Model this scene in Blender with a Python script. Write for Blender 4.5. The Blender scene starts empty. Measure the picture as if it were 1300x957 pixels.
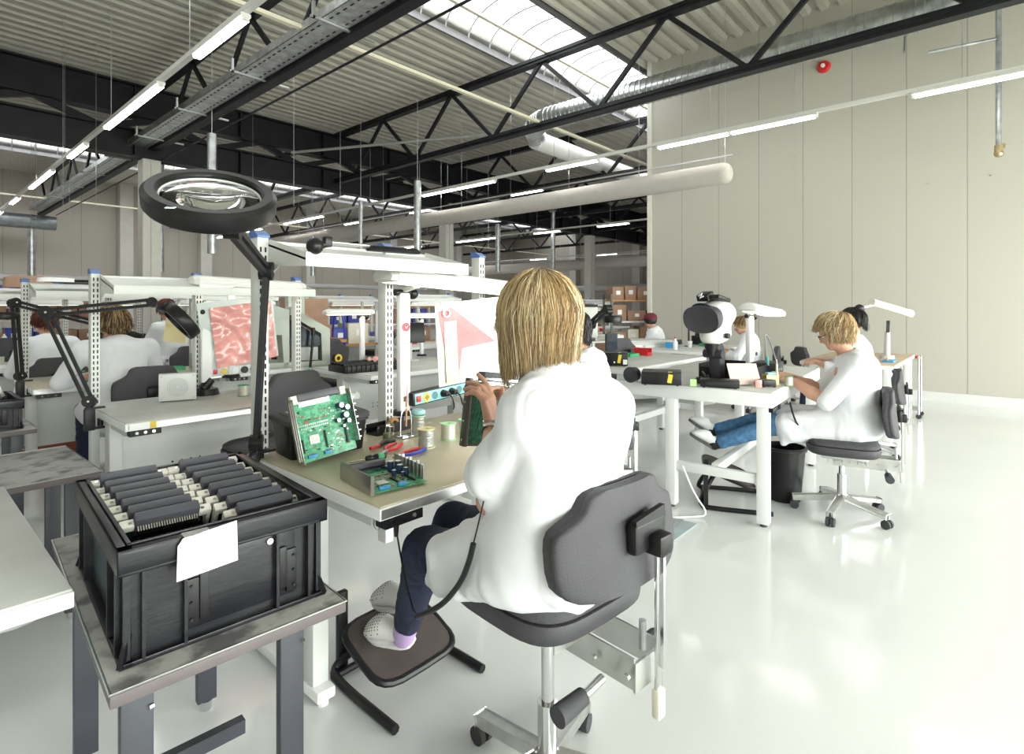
import bpy, bmesh, math, random
import numpy as np
import openvdb
from mathutils import Vector, Matrix, noise, Quaternion
random.seed(7)
S = bpy.context.scene
C = S.collection
R = math.radians
# ------------------------------------------------------------------ camera, sky, daylight, exposure
CAM_H = 1.38
cam = bpy.data.cameras.new('camera'); camo = bpy.data.objects.new('camera', cam); C.objects.link(camo)
cam.sensor_width = 36; cam.lens = 704 / 1300 * 36; cam.shift_y = -(478.5 - 388) / 1300
cam.clip_start = .05; cam.clip_end = 200
camo.location = (0, 0, CAM_H); camo.rotation_euler = (R(90), 0, math.atan2(-.750, .661))
S.camera = camo
w = bpy.data.worlds.new('sky'); S.world = w; w.use_nodes = True
nt = w.node_tree; nt.nodes.clear()
wo = nt.nodes.new('ShaderNodeOutputWorld'); bg = nt.nodes.new('ShaderNodeBackground')
tc = nt.nodes.new('ShaderNodeTexCoord'); sp = nt.nodes.new('ShaderNodeSeparateXYZ'); cr = nt.nodes.new('ShaderNodeValToRGB')
mp = nt.nodes.new('ShaderNodeMapRange'); mp.inputs[1].default_value = -.35; mp.inputs[2].default_value = .35
nt.links.new(tc.outputs['Generated'], sp.inputs[0]); nt.links.new(sp.outputs['Z'], mp.inputs[0]); nt.links.new(mp.outputs[0], cr.inputs[0])
e = cr.color_ramp.elements; e[0].position = .42; e[0].color = (.50, .56, .40, 1); e[1].position = .55; e[1].color = (.95, .98, 1, 1)
bg.inputs[1].default_value = 2.4
nt.links.new(cr.outputs[0], bg.inputs[0]); nt.links.new(bg.outputs[0], wo.inputs[0])
S.view_settings.view_transform = 'Standard'; S.view_settings.look = 'None'
S.view_settings.gamma = 1; S.view_settings.use_curve_mapping = False
S.view_settings.exposure = .46
def area(name, loc, rot, sx, sy, power, col=(1, 1, 1), portal=False):
    l = bpy.data.lights.new(name, 'AREA'); l.shape = 'RECTANGLE'; l.size = sx; l.size_y = sy; l.energy = power; l.color = col
    o = bpy.data.objects.new(name, l); C.objects.link(o); o.location = loc; o.rotation_euler = rot
    if portal: l.cycles.is_portal = True
    return o
# daylight entering by the window band behind and to the right of the camera, and by the two rooflights
area('window_daylight', (5.5, -4.85, 1.75), (R(60), 0, 0), 15, 2.4, 1080, (.96, 1, .93))
area('rooflight_daylight', (9, 6.36, 6.20), (0, 0, 0), 18, 1.6, 170, (1, 1, 1))
area('rooflight_daylight', (9, 21.7, 6.20), (0, 0, 0), 26, 1.95, 300, (1, 1, 1))

# ------------------------------------------------------------------ materials
MATS = {}
def mat(name, col, rough=.5, metal=0, bump=0, bscale=40, var=0, vscale=6, emit=None, estr=0, trans=0, alpha=1, stretch=None, spec=.5, col2=None, thr=None, coat=0):
    if name in MATS: return MATS[name]
    m = bpy.data.materials.new(name); m.use_nodes = True; MATS[name] = m
    n = m.node_tree; b = n.nodes['Principled BSDF']
    b.inputs['Base Color'].default_value = (*col, 1); b.inputs['Roughness'].default_value = rough; b.inputs['Metallic'].default_value = metal
    b.inputs['Specular IOR Level'].default_value = spec
    b.inputs['Coat Weight'].default_value = coat
    if trans: b.inputs['Transmission Weight'].default_value = trans
    if alpha < 1: b.inputs['Alpha'].default_value = alpha
    if emit: b.inputs['Emission Color'].default_value = (*emit, 1); b.inputs['Emission Strength'].default_value = estr
    if var or bump or col2:
        t = n.nodes.new('ShaderNodeTexCoord'); mpn = n.nodes.new('ShaderNodeMapping'); n.links.new(t.outputs['Object'], mpn.inputs[0])
        if stretch: mpn.inputs['Scale'].default_value = stretch
    if var or col2:
        ns = n.nodes.new('ShaderNodeTexNoise'); ns.inputs['Scale'].default_value = vscale; ns.inputs['Detail'].default_value = 6
        n.links.new(mpn.outputs[0], ns.inputs['Vector'])
        r = n.nodes.new('ShaderNodeValToRGB'); n.links.new(ns.outputs['Fac'], r.inputs[0])
        c2 = col2 if col2 else tuple(min(1, c * (1 + var)) for c in col); c1 = col if col2 else tuple(c * (1 - var) for c in col)
        lo, hi = thr if thr else (.35, .65)
        r.color_ramp.elements[0].position = lo; r.color_ramp.elements[0].color = (*c1, 1)
        r.color_ramp.elements[1].position = hi; r.color_ramp.elements[1].color = (*c2, 1)
        n.links.new(r.outputs[0], b.inputs['Base Color'])
    if bump:
        nb = n.nodes.new('ShaderNodeTexNoise'); nb.inputs['Scale'].default_value = bscale; nb.inputs['Detail'].default_value = 3
        n.links.new(mpn.outputs[0], nb.inputs['Vector'])
        bp = n.nodes.new('ShaderNodeBump'); bp.inputs['Strength'].default_value = bump; bp.inputs['Distance'].default_value = .01
        n.links.new(nb.outputs['Fac'], bp.inputs['Height']); n.links.new(bp.outputs[0], b.inputs['Normal'])
    return m
white = mat('white_powder_coat', (.80, .81, .80), .4, bump=.03)
lgrey = mat('light_grey_laminate', (.52, .53, .50), .38, var=.05, vscale=5)
greypost = mat('pale_grey_paint', (.60, .61, .59), .42, var=.03)
trimw = mat('table_edge_white', (.78, .79, .78), .3)
beige = mat('beige_antistatic_mat', (.50, .46, .33), .33, var=.05, vscale=3)
alu = mat('brushed_aluminium', (.66, .66, .65), .32, 1, var=.06, vscale=30)
galv = mat('galvanised_steel', (.50, .52, .53), .38, .9, var=.22, vscale=9)
chrome = mat('polished_chrome', (.75, .75, .76), .12, 1, var=.03)
black = mat('black_plastic', (.010, .010, .011), .38, var=.25, vscale=20, spec=.35)
blackm = mat('matt_black_paint', (.011, .011, .013), .45, var=.2, vscale=8, spec=.35)
steelb = mat('black_painted_steel', (.010, .011, .013), .5, var=.25, vscale=3, spec=.3)
rubber = mat('dark_grey_rubber', (.045, .045, .05), .75, var=.2)
chairg = mat('charcoal_chair_fabric', (.062, .060, .068), .8, bump=.25, bscale=400, var=.12, vscale=90)
chairp = mat('charcoal_chair_plastic', (.050, .048, .055), .6, bump=.2, bscale=300, var=.1)
cratem = mat('black_scuffed_crate_plastic', (.006, .006, .009), .30, var=0, vscale=7, col2=(.026, .026, .030), thr=(.5, .85), bump=.05, bscale=25, stretch=(1, 1, 4), spec=.4)
slot = mat('slot_shadow_black', (.02, .02, .02), .8, var=.1)
bluecap = mat('blue_plastic_cap', (.08, .17, .42), .45, var=.1)
glass = mat('clear_glass', (.95, .97, .97), .03, trans=1, var=.01)
paper = mat('white_paper', (.88, .88, .88), .7, var=.02)
pcb = mat('green_circuit_board', (.03, .30, .14), .35, col2=(.10, .45, .25), vscale=60, thr=(.45, .55))
pcbd = mat('dark_green_circuit_board', (.012, .085, .045), .35, col2=(.03, .18, .09), vscale=60, thr=(.5, .6))
red = mat('red_plastic', (.60, .02, .025), .35, var=.05)
blue = mat('blue_plastic', (.03, .05, .35), .4, var=.05)
lblue = mat('light_blue_plastic', (.05, .30, .62), .4, var=.05)
cyan = mat('pale_cyan_plastic', (.28, .60, .62), .4, var=.05)
yellow = mat('yellow_sticker', (.80, .58, .05), .5, var=.05)
green = mat('green_plastic', (.05, .38, .17), .4, var=.05)
lgreen = mat('light_green_plastic', (.40, .75, .42), .4, var=.05)
orange = mat('orange_board', (.52, .27, .09), .7, var=.12)
cardb = mat('brown_cardboard', (.36, .22, .15), .85, var=.08)
cream = mat('cream_plastic', (.72, .69, .58), .5, var=.04)
pinkbag = mat('pink_antistatic_bag', (.80, .36, .33), .22, bump=.9, bscale=9, var=.14, vscale=8, coat=.5)
solder = mat('solder_wire', (.55, .56, .52), .3, .8, bump=.6, bscale=120, stretch=(.05, .05, 3))
machine = mat('grey_green_enamel', (.47, .51, .45), .4, var=.04)
navy = mat('navy_trousers', (.012, .018, .045), .85, bump=.3, bscale=120, var=.2)
jeans = mat('blue_denim', (.07, .18, .34), .85, bump=.4, bscale=150, var=.25, vscale=30)
skin = mat('skin', (.62, .34, .24), .5, var=.08, vscale=14, bump=.06, bscale=90)
coatm = mat('white_coat_cotton', (.76, .77, .80), .85, bump=.12, bscale=18, var=.015)
lamp_on = mat('lit_tube', (1, 1, 1), .4, emit=(1, .99, .94), estr=9)
def emitter_with_pattern(): pass

# ------------------------------------------------------------------ mesh builder
class MB:
    def __init__(s): s.bm = bmesh.new(); s.mi = 0
    def m(s, i): s.mi = i; return s
    def _fin(s, vs):
        fs = set()
        for v in vs:
            for f in v.link_faces: fs.add(f)
        for f in fs: f.material_index = s.mi
    def box(s, x, y, z, sx, sy, sz, rot=None, bev=0):
        r = bmesh.ops.create_cube(s.bm, size=1); vs = r['verts']
        M = Matrix.Translation((x, y, z)) @ (rot.to_4x4() if rot is not None else Matrix()) @ Matrix.Diagonal((sx, sy, sz, 1))
        for v in vs: v.co = M @ v.co
        s._fin(vs)
        if bev:
            es = set(e for v in vs for e in v.link_edges)
            r = bmesh.ops.bevel(s.bm, geom=list(es), offset=bev, segments=2, profile=.5, affect='EDGES')
            for f in r['faces']: f.material_index = s.mi
        return s
    def b2(s, x0, x1, y0, y1, z0, z1, bev=0): return s.box((x0 + x1) / 2, (y0 + y1) / 2, (z0 + z1) / 2, abs(x1 - x0), abs(y1 - y0), abs(z1 - z0), None, bev)
    def bar(s, a, b, w, h=None, up=(0, 0, 1), bev=0):
        a = Vector(a); b = Vector(b); d = b - a; L = d.length; z = d.normalized(); u = Vector(up)
        if abs(z.dot(u)) > .99: u = Vector((0, 1, 0))
        x = u.cross(z).normalized(); y = z.cross(x)
        M = Matrix((x, y, z)).transposed()
        c = (a + b) / 2
        return s.box(c.x, c.y, c.z, w, h or w, L, M, bev)
    def cyl(s, a, b, r0, r1=None, n=16, cap=True):
        a = Vector(a); b = Vector(b); d = b - a
        r = bmesh.ops.create_cone(s.bm, cap_ends=cap, segments=n, radius1=r0, radius2=r0 if r1 is None else r1, depth=d.length)
        M = Matrix.Translation((a + b) / 2) @ d.to_track_quat('Z', 'Y').to_matrix().to_4x4()
        for v in r['verts']: v.co = M @ v.co
        s._fin(r['verts']); return s
    def sph(s, c, r, sc=(1, 1, 1), n=14, rot=None):
        q = bmesh.ops.create_uvsphere(s.bm, u_segments=n, v_segments=max(6, n * 2 // 3), radius=r)
        M = Matrix.Translation(c) @ (rot.to_4x4() if rot is not None else Matrix()) @ Matrix.Diagonal((*sc, 1))
        for v in q['verts']: v.co = M @ v.co
        s._fin(q['verts']); return s
    def lathe(s, prof, n=24, c=(0, 0, 0), rot=None, close=False):
        M = Matrix.Translation(c) @ (rot.to_4x4() if rot is not None else Matrix())
        rings = []
        for (r, z) in prof: rings.append([s.bm.verts.new(M @ Vector((r * math.cos(2 * math.pi * i / n), r * math.sin(2 * math.pi * i / n), z))) for i in range(n)])
        prs = list(zip(rings[:-1], rings[1:]))
        if close: prs.append((rings[-1], rings[0]))
        for A, B in prs:
            for i in range(n):
                try: s.bm.faces.new((A[i], A[(i + 1) % n], B[(i + 1) % n], B[i])).material_index = s.mi
                except ValueError: pass
        if not close:
            for A in (rings[0], rings[-1]):
                try: s.bm.faces.new(A).material_index = s.mi
                except ValueError: pass
        return s
    def tube(s, pts, r, n=8, closed=False, smooth=0):
        pts = [Vector(p) for p in pts]
        for _ in range(smooth):
            q = []
            m_ = len(pts)
            for i in range(m_ if closed else m_ - 1):
                a, b = pts[i], pts[(i + 1) % m_]; q += [a * .75 + b * .25, a * .25 + b * .75]
            if not closed: q = [pts[0]] + q + [pts[-1]]
            pts = q
        rings = []; m_ = len(pts); pu = None
        for i, p in enumerate(pts):
            if closed: t = (pts[(i + 1) % m_] - pts[i - 1]).normalized()
            else: t = (pts[min(i + 1, m_ - 1)] - pts[max(i - 1, 0)]).normalized()
            if pu is None: pu = t.orthogonal().normalized()
            u = (pu - t * pu.dot(t)).normalized(); pu = u; v = t.cross(u)
            rr = r[i] if isinstance(r, (list, tuple)) else r
            rings.append([s.bm.verts.new(p + (u * math.cos(2 * math.pi * k / n) + v * math.sin(2 * math.pi * k / n)) * rr) for k in range(n)])
        prs = list(zip(rings[:-1], rings[1:]))
        if closed: prs.append((rings[-1], rings[0]))
        for A, B in prs:
            for i in range(n): s.bm.faces.new((A[i], A[(i + 1) % n], B[(i + 1) % n], B[i])).material_index = s.mi
        if not closed:
            for A in (rings[0], rings[-1]): s.bm.faces.new(A).material_index = s.mi
        return s
    def prism(s, poly, h, M=None, bev=0):      # polygon in XY, extruded by h along +Z, then M
        M = M or Matrix()
        A = [s.bm.verts.new(M @ Vector((x, y, 0))) for x, y in poly]; B = [s.bm.verts.new(M @ Vector((x, y, h))) for x, y in poly]
        n = len(poly); fs = [s.bm.faces.new(A[::-1]), s.bm.faces.new(B)]
        for i in range(n): fs.append(s.bm.faces.new((A[i], A[(i + 1) % n], B[(i + 1) % n], B[i])))
        for f in fs: f.material_index = s.mi
        if bev:
            es = set(fs[0].edges) | set(fs[1].edges)
            r = bmesh.ops.bevel(s.bm, geom=list(es), offset=bev, segments=3, profile=.5, affect='EDGES')
            for f in r['faces']: f.material_index = s.mi
        return s
    def grid(s, f, nu, nv):
        V = [[s.bm.verts.new(f(i / nu, j / nv)) for j in range(nv + 1)] for i in range(nu + 1)]
        for i in range(nu):
            for j in range(nv): s.bm.faces.new((V[i][j], V[i + 1][j], V[i + 1][j + 1], V[i][j + 1])).material_index = s.mi
        return s
    def build(s, name, mats, parent=None, smooth=35, loc=None, rz=0, rot=None):
        if not isinstance(mats, (list, tuple)): mats = [mats]
        bmesh.ops.recalc_face_normals(s.bm, faces=s.bm.faces[:])
        me = bpy.data.meshes.new(name); s.bm.to_mesh(me); s.bm.free()
        for m_ in mats: me.materials.append(m_)
        if smooth:
            me.polygons.foreach_set('use_smooth', [True] * len(me.polygons)); me.set_sharp_from_angle(angle=R(smooth))
        o = bpy.data.objects.new(name, me); C.objects.link(o)
        if parent is not None: o.parent = parent
        if loc is not None: o.location = loc
        if rz: o.rotation_euler = (0, 0, rz)
        if rot is not None: o.rotation_euler = rot
        return o
def tag(o, label=None, cat=None, group=None, kind=None):
    if label: o['label'] = label
    if cat: o['category'] = cat
    if group: o['group'] = group
    if kind: o['kind'] = kind
    return o
def empty(name, loc, label, cat, rz=0, group=None):
    o = bpy.data.objects.new(name, None); C.objects.link(o); o.empty_display_size = .05
    o.location = loc; o.rotation_euler = (0, 0, rz); return tag(o, label, cat, group)
KIDS = {}
def kids(o): return list(o.children)
def dup(root, loc, rz=0, label=None, group=None, scale=None):
    r = root.copy(); C.objects.link(r); r.location = loc; r.rotation_euler = (root.rotation_euler.x, root.rotation_euler.y, rz)
    if scale: r.scale = scale
    if label: r['label'] = label
    if group: r['group'] = group
    for ch in kids(root):
        c = ch.copy(); C.objects.link(c); c.parent = r
        for g in kids(ch):
            d = g.copy(); C.objects.link(d); d.parent = c
    return r
def struct(name, mb, m_, label=None, **k):
    o = mb.build(name, m_, **k); o['kind'] = 'structure'
    if label: o['label'] = label
    return o
def W(px, py, **k):        # a point of the hall from the surveyed sight lines: give one of z, X, Y or f
    q = (px - 650) / 704; t = (388 - py) / 704
    if 'z' in k: f = (k['z'] - CAM_H) / t
    elif 'X' in k: f = k['X'] / (.75 + .661 * q)
    elif 'Y' in k: f = k['Y'] / (.661 - .75 * q)
    else: f = k['f']
    return Vector((f * (.75 + .661 * q), f * (.661 - .75 * q), CAM_H + t * f))
# ------------------------------------------------------------------ the hall
ZC = 6.15
floorm = mat('grey_epoxy_floor', (.70, .71, .70), .12, var=.03, vscale=.7, bump=.02, bscale=2.5)
MB_ = MB().b2(-5.2, 32, -5.2, 27.2, -.2, 0)
struct('floor', MB_, floorm, smooth=0)
wallp = mat('cream_sandwich_panel', (.60, .59, .53), .5, var=.012, vscale=.5)
def ribbed(name, col, pitch, gap, axis):
    m = mat(name, col, .5); n = m.node_tree; b = n.nodes['Principled BSDF']
    t = n.nodes.new('ShaderNodeTexCoord'); s = n.nodes.new('ShaderNodeSeparateXYZ'); n.links.new(t.outputs['Object'], s.inputs[0])
    def mth(op, a, v=None):
        q = n.nodes.new('ShaderNodeMath'); q.operation = op
        if hasattr(a, 'node'): n.links.new(a, q.inputs[0])
        else: q.inputs[0].default_value = a
        if v is not None:
            if hasattr(v, 'node'): n.links.new(v, q.inputs[1])
            else: q.inputs[1].default_value = v
        return q.outputs[0]
    a = mth('DIVIDE', s.outputs[axis], pitch); fr = mth('FRACT', a); d = mth('ABSOLUTE', mth('SUBTRACT', fr, .5))
    g = mth('LESS_THAN', d, gap / pitch / 2)                       # the joint between two panels
    rb = mth('SINE', mth('MULTIPLY', s.outputs[axis], 2 * math.pi / .1))
    h = mth('SUBTRACT', mth('MULTIPLY', rb, .12), g)
    bp = n.nodes.new('ShaderNodeBump'); bp.inputs['Strength'].default_value = .35; bp.inputs['Distance'].default_value = .006
    n.links.new(h, bp.inputs['Height']); n.links.new(bp.outputs[0], b.inputs['Normal'])
    mx = n.nodes.new('ShaderNodeMix'); mx.data_type = 'RGBA'; n.links.new(g, mx.inputs[0])
    mx.inputs[6].default_value = (*col, 1); mx.inputs[7].default_value = (*[c * .66 for c in col], 1)
    n.links.new(mx.outputs[2], b.inputs['Base Color']); return m
wr = ribbed('cream_ribbed_panel', (.475, .46, .40), .70, .012, 'Y')
wf = ribbed('beige_ribbed_panel_far', (.40, .37, .315), 1.1, .02, 'Y')
wl = ribbed('beige_ribbed_panel_long', (.40, .37, .315), 1.1, .02, 'X')
struct('wall_right', MB().b2(10.05, 10.3, -5.2, 5.17, 0, ZC + .1), wr, smooth=0)
struct('trim_1', MB().b2(10.02, 10.32, 5.17, 5.26, 0, ZC + .1), mat('cream_corner_flashing', (.68, .67, .60), .4, var=.02), smooth=0)
struct('baseboard_right', MB().b2(10.0, 10.05, -5.2, 5.17, 0, .14), mat('pale_kerb', (.66, .66, .64), .5, var=.02), smooth=0)
struct('wall_far', MB().b2(29.5, 29.7, -5.2, 27.2, 0, ZC + .1), wf, smooth=0)
struct('wall_left', MB().b2(-5.2, 29.7, 26, 26.2, 0, ZC + .1), wl, smooth=0)
# unseen walls: a window band in the back one lets the day in
sw = wallp
m1 = MB().b2(-5.2, 10.05, -5.2, -5, 0, .4).b2(-5.2, 10.05, -5.2, -5, 3.1, ZC + .1)
for x in (-5.15, -2.2, .8, 3.8, 6.8, 9.9): m1.b2(x - .12, x + .12, -5.2, -5, .4, 3.1)
struct('wall_back', m1, sw, smooth=0)
m1 = MB().b2(-5.2, -5, -5.2, 26.2, 0, .6).b2(-5.2, -5, -5.2, 26.2, 3.1, ZC + .1)
m1.b2(-5.2, -5, -5.2, 26.2, .6, 3.1)  # band closed with solid wall, added to keep the left side in shade
struct('wall_side', m1, sw, smooth=0)
struct('wall_end', MB().b2(10.3, 29.7, -5.2, -5, 0, ZC + .1), sw, smooth=0)
for k, x in enumerate((-3.7, -.7, 2.3, 5.3, 8.35)):
    fr = MB()
    for a, b, c, d in ((x - 1.4, x + 1.4, .4, .46), (x - 1.4, x + 1.4, 3.04, 3.1), (x - 1.4, x - 1.34, .4, 3.1), (x + 1.34, x + 1.4, .4, 3.1), (x - .02, x + .02, .4, 3.1)): fr.b2(a, b, -5.14, -5.06, c, d)
    struct('window_%d' % (k + 1), fr, white, smooth=0)
# roof: trapezoidal deck, ribs along X, open where the two rooflights sit
deck = mat('pale_roof_deck', (.46, .445, .38), .5, var=.03, vscale=1.5)
SK = ((5.46, 7.24), (20.6, 22.7))
def deck_band(y0, y1):
    mb = MB(); y = y0; P = .27; pts = []
    while y < y1 - .01:
        e_ = min(y + P, y1); q = (e_ - y) / P
        pts += [(y, ZC), (y + .10 * q, ZC), (y + .135 * q, ZC + .07), (y + .235 * q, ZC + .07)]; y = e_
    pts.append((y1, ZC))
    V = [[mb.bm.verts.new((x, a, b)) for x in (-5.2, 29.7)] for a, b in pts]
    for A, B in zip(V[:-1], V[1:]): mb.bm.faces.new((A[0], A[1], B[1], B[0]))
    mb.b2(-5.2, 29.7, y0, y1, ZC + .2, ZC + .3)
    return mb
o_ = deck_band(-5.2, SK[0][0]); struct('ceiling', o_, deck, smooth=0)
struct('ceiling', deck_band(SK[0][1], SK[1][0]), deck, smooth=0); struct('ceiling', deck_band(SK[1][1], 26.2), deck, smooth=0)
# polycarbonate rooflights
pm = bpy.data.materials.new('frosted_polycarbonate'); pm.use_nodes = True; n = pm.node_tree; n.nodes.clear()
o_ = n.nodes.new('ShaderNodeOutputMaterial'); mx = n.nodes.new('ShaderNodeMixShader'); tr = n.nodes.new('ShaderNodeBsdfTransparent'); tl = n.nodes.new('ShaderNodeBsdfTranslucent')
ns = n.nodes.new('ShaderNodeTexNoise'); ns.inputs['Scale'].default_value = 2; mr = n.nodes.new('ShaderNodeMapRange'); mr.inputs[3].default_value = .35; mr.inputs[4].default_value = .5
n.links.new(ns.outputs['Fac'], mr.inputs[0]); n.links.new(mr.outputs[0], mx.inputs[0]); n.links.new(tr.outputs[0], mx.inputs[1]); n.links.new(tl.outputs[0], mx.inputs[2]); n.links.new(mx.outputs[0], o_.inputs[0])
ribm = mat('grey_rooflight_rib', (.45, .46, .47), .4, .5, var=.05)
for k, (y0, y1) in enumerate(SK):
    t = empty('rooflight', (0, (y0 + y1) / 2, ZC), ('barrel rooflight of white polycarbonate above the near roof trusses', 'distant strip rooflight behind the deep black girder')[k], 'rooflight')
    h = (y1 - y0) / 2; arc = lambda a: (-h * math.cos(a), .06 + .46 * math.sin(a))
    s_ = MB(); s_.grid(lambda u, v: Vector((-4 + 33.4 * u, arc(math.pi * v)[0], arc(math.pi * v)[1])), 8, 16); s_.build('sheet', pm, t)
    r0 = MB().tube([(0, arc(math.pi * i / 14)[0] * .985, arc(math.pi * i / 14)[1] - .02) for i in range(15)], .014, 5).build('rib', ribm, t)
    for i in range(60):
        q = r0 if i == 0 else r0.copy()
        if i: C.objects.link(q); q.parent = t
        q.location = (-4 + .55 * i, 0, 0)
    MB().b2(-5, 29.5, -h - .02, -h + .03, -.04, .08).b2(-5, 29.5, h - .03, h + .02, -.04, .08).build('kerb', mat('dark_kerb_steel', (.16, .16, .16), .5, .3, var=.1), t, smooth=0)
# main girder (deep black members) and lattice trusses
def girder(y, nm, lab):
    g = MB()
    for z0, z1 in ((5.26, 5.92), (4.42, 5.0)):
        g.b2(-5, 29.4, y - .16, y + .16, z1 - .035, z1).b2(-5, 29.4, y - .16, y + .16, z0, z0 + .035).b2(-5, 29.4, y - .02, y + .02, z0, z1)
        x = -5
        while x < 29: g.b2(x, x + .02, y - .15, y + .15, z0, z1); x += 2.1
    x = -4.5
    while x < 29:
        g.bar((x, y, 5.3), (x + 1.05, y, 4.95), .12); g.bar((x + 2.1, y, 5.3), (x + 1.05, y, 4.95), .12); x += 2.1
    return struct(nm, g, steelb, lab, smooth=0)
girder(13.4, 'beam_girder', 'deep black steel girder crossing behind the near trusses')
TX = (3.75, 7.95, 12.15, 16.35, 20.5, 24.7)
def truss(x, y0, y1, lab, phase=1.42):
    g = MB(); zt, zb = 5.92, 4.60
    g.b2(x - .075, x + .075, y0, y1, zt - .12, zt).b2(x - .075, x + .075, y0, y1, zb, zb + .12)
    for z in (zt - .06, zb + .06): g.b2(x - .10, x + .10, y0, y1, z - .012, z + .012)
    y = phase - 2.43 * 4
    while y < y1:
        for a, b in ((y, y + 1.215), (y + 2.43, y + 1.215)):
            if min(a, b) > y0 and max(a, b) < y1: g.bar((x, a, zt - .08), (x, b, zb + .08), .055, .07)
        y += 2.43
    return struct('beam_truss', g, steelb, lab, smooth=0)
for i, x in enumerate(TX):
    truss(x, -4.9, 13.2, 'black lattice roof truss, number %s counted from the cable tray side' % ('one', 'two', 'three', 'four', 'five', 'six')[i])
    truss(x, 13.6, 25.9, 'black lattice roof truss beyond the deep girder, number %s from the left' % ('one', 'two', 'three', 'four', 'five', 'six')[i])
# flange angles fixing truss to the deck
for i, x in enumerate((3.7, 12.0, 20.3)):
    c = MB().b2(x - .17, x + .17, 13.23, 13.57, 0, 4.42, .02).b2(x - .02, x + .02, 13.2, 13.23, 0, 4.4)
    struct('column_%d' % (i + 1), c, mat('cream_column_paint', (.62, .61, .55), .5, var=.03), smooth=0)
far = MB()
for i, y in enumerate((-2, 2.5, 7, 11.5, 16, 20.5)): struct('pillar_%d' % (i + 1), MB().b2(29.1, 29.5, y - .25, y + .25, 0, ZC), mat('pale_wall_pillar', (.55, .54, .49), .5, var=.03), smooth=0)
for i, x in enumerate((-3.6, 1.5, 6.3, 9.2, 14, 19, 24)): struct('pillar_%d' % (i + 7), MB().b2(x - .22, x + .22, 25.6, 26, 0, ZC), MATS['pale_wall_pillar'], smooth=0)
# cream tie rods running along X below the deck
tie = mat('cream_tie_bar', (.66, .62, .48), .45, var=.03)
for nm, y, z, x0, x1, lab in (('tie_bar', 6.12, 5.93, -1, 29, 'upper cream tie bar crossing under the rooflight'), ('tie_bar', 6.3, 4.72, -1, 29, 'lower cream tie bar crossing between truss bottom chords'), ('tie_bar', 22.3, 4.72, -4, 29, 'distant cream tie bar at far left under the second rooflight')):
    tag(MB().bar((x0, y, z), (x1, y, z), .06, .045).build(nm, tie), lab, 'tie bar')
# cable tray on the first truss, with brackets
t = empty('cable_tray', (3.48, 0, 4.66), 'long galvanised cable tray running to far left along the first truss', 'cable tray')
tr_ = MB().b2(-.17, .17, -4, 25, 0, .006).b2(-.17, -.164, -4, 25, 0, .11).b2(.164, .17, -4, 25, 0, .11)
tr_.build('tray', galv, t, smooth=0)
ww = MB()
for k in range(5): ww.tube([(-.1 + .05 * k + .012 * math.sin(j * 1.7 + k), -4 + j, .03 + .008 * math.sin(j + k)) for j in range(30)], .018, 6)
ww.build('cable', mat('grey_cable', (.25, .26, .27), .5, var=.2), t)
pf = MB()
for j in range(0, 200):
    for s in (-.1, .1): pf.box(s, -3.8 + j * .14, -.001, .022, .07, .002)
pf.build('perforation', slot, t, smooth=0)['kind'] = 'stuff'
for j in range(12): MB().b2(-.30, .55, -3 + j * 2.2, -2.96 + j * 2.2, -.03, -.004).b2(-.28, -.25, -3 + j * 2.2, -2.96 + j * 2.2, -.03, .16).build('bracket', mat('grey_bracket', (.42, .43, .42), .4, .6, var=.05), t, smooth=0)
tag(MB().tube([(3.88, -3, 4.44), (3.88, 24, 4.44)], .016, 8).build('conduit', steelb), 'thin dark pipe running just below the cable tray', 'pipe')
for k, (x, y, z) in enumerate(((3.62, 4.75, 4.78), (3.6, 11.6, 4.78))):
    t = empty('junction_box', (x, y, z), ('cream junction box on the cable tray beneath the near truss', 'round cream detector box on the tray near the deep girder')[k], 'junction box')
    MB().box(0, 0, .05, .2, .24, .17, None, .03).build('housing', cream, t); MB().cyl((-.12, 0, .03), (-.2, 0, .03), .03).build('gland', cream, t)
# spiral ducts
duct = mat('spiral_duct_steel', (.55, .57, .58), .3, .92, var=.18, vscale=5)
def spiral(pts, r, seg=.11, n=20):
    P = [Vector(p) for p in pts]; out = []; rr = []
    for a, b in zip(P[:-1], P[1:]):
        L = (b - a).length; k = max(1, int(L / seg))
        for i in range(k):
            for f_, g_ in ((0, 0), (.72, 0), (.8, .012), (.92, .012)): out.append(a.lerp(b, (i + f_) / k)); rr.append(r + g_ * r / .23)
    out.append(P[-1]); rr.append(r)
    return MB().tube(out, rr, n)
t = empty('spiral_duct', (9.1, 0, 5.25), 'large spiral galvanised duct along the cream wall behind the truss', 'duct')
spiral([(0, 7.1, 0), (0, .72, 0)], .22).build('duct_run', duct, t)
spiral([(0, .72, 0), (-.03, .5, .03), (-.12, .33, .12), (-.3, .25, .22), (-.6, .22, .32), (-3, .2, .45), (-9, .2, .5)], .22).build('duct_branch', duct, t)
spiral([(0, 7.1, 0), (.03, 7.35, -.04), (.15, 7.55, -.12), (.35, 7.62, -.2)], .22, .06).build('elbow', duct, t)
t2 = tag(MB().tube([(9.4, 7.62, 5.0), (12.2, 7.7, 5.0), (22, 7.7, 5.0)], .2, 20).build('wrapped_duct', mat('white_duct_wrap', (.75, .75, .73), .45, var=.04)), 'pale wrapped duct going away from the spiral duct elbow', 'duct')
tag(spiral([(6.3, 12.4, 4.95), (8.9, 7.6, 5.05)], .03, .3, 10).build('vent_pipe', MATS.get('grey_bracket') or galv), 'slim galvanised pipe slanting between truss and spiral duct', 'pipe')
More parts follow.
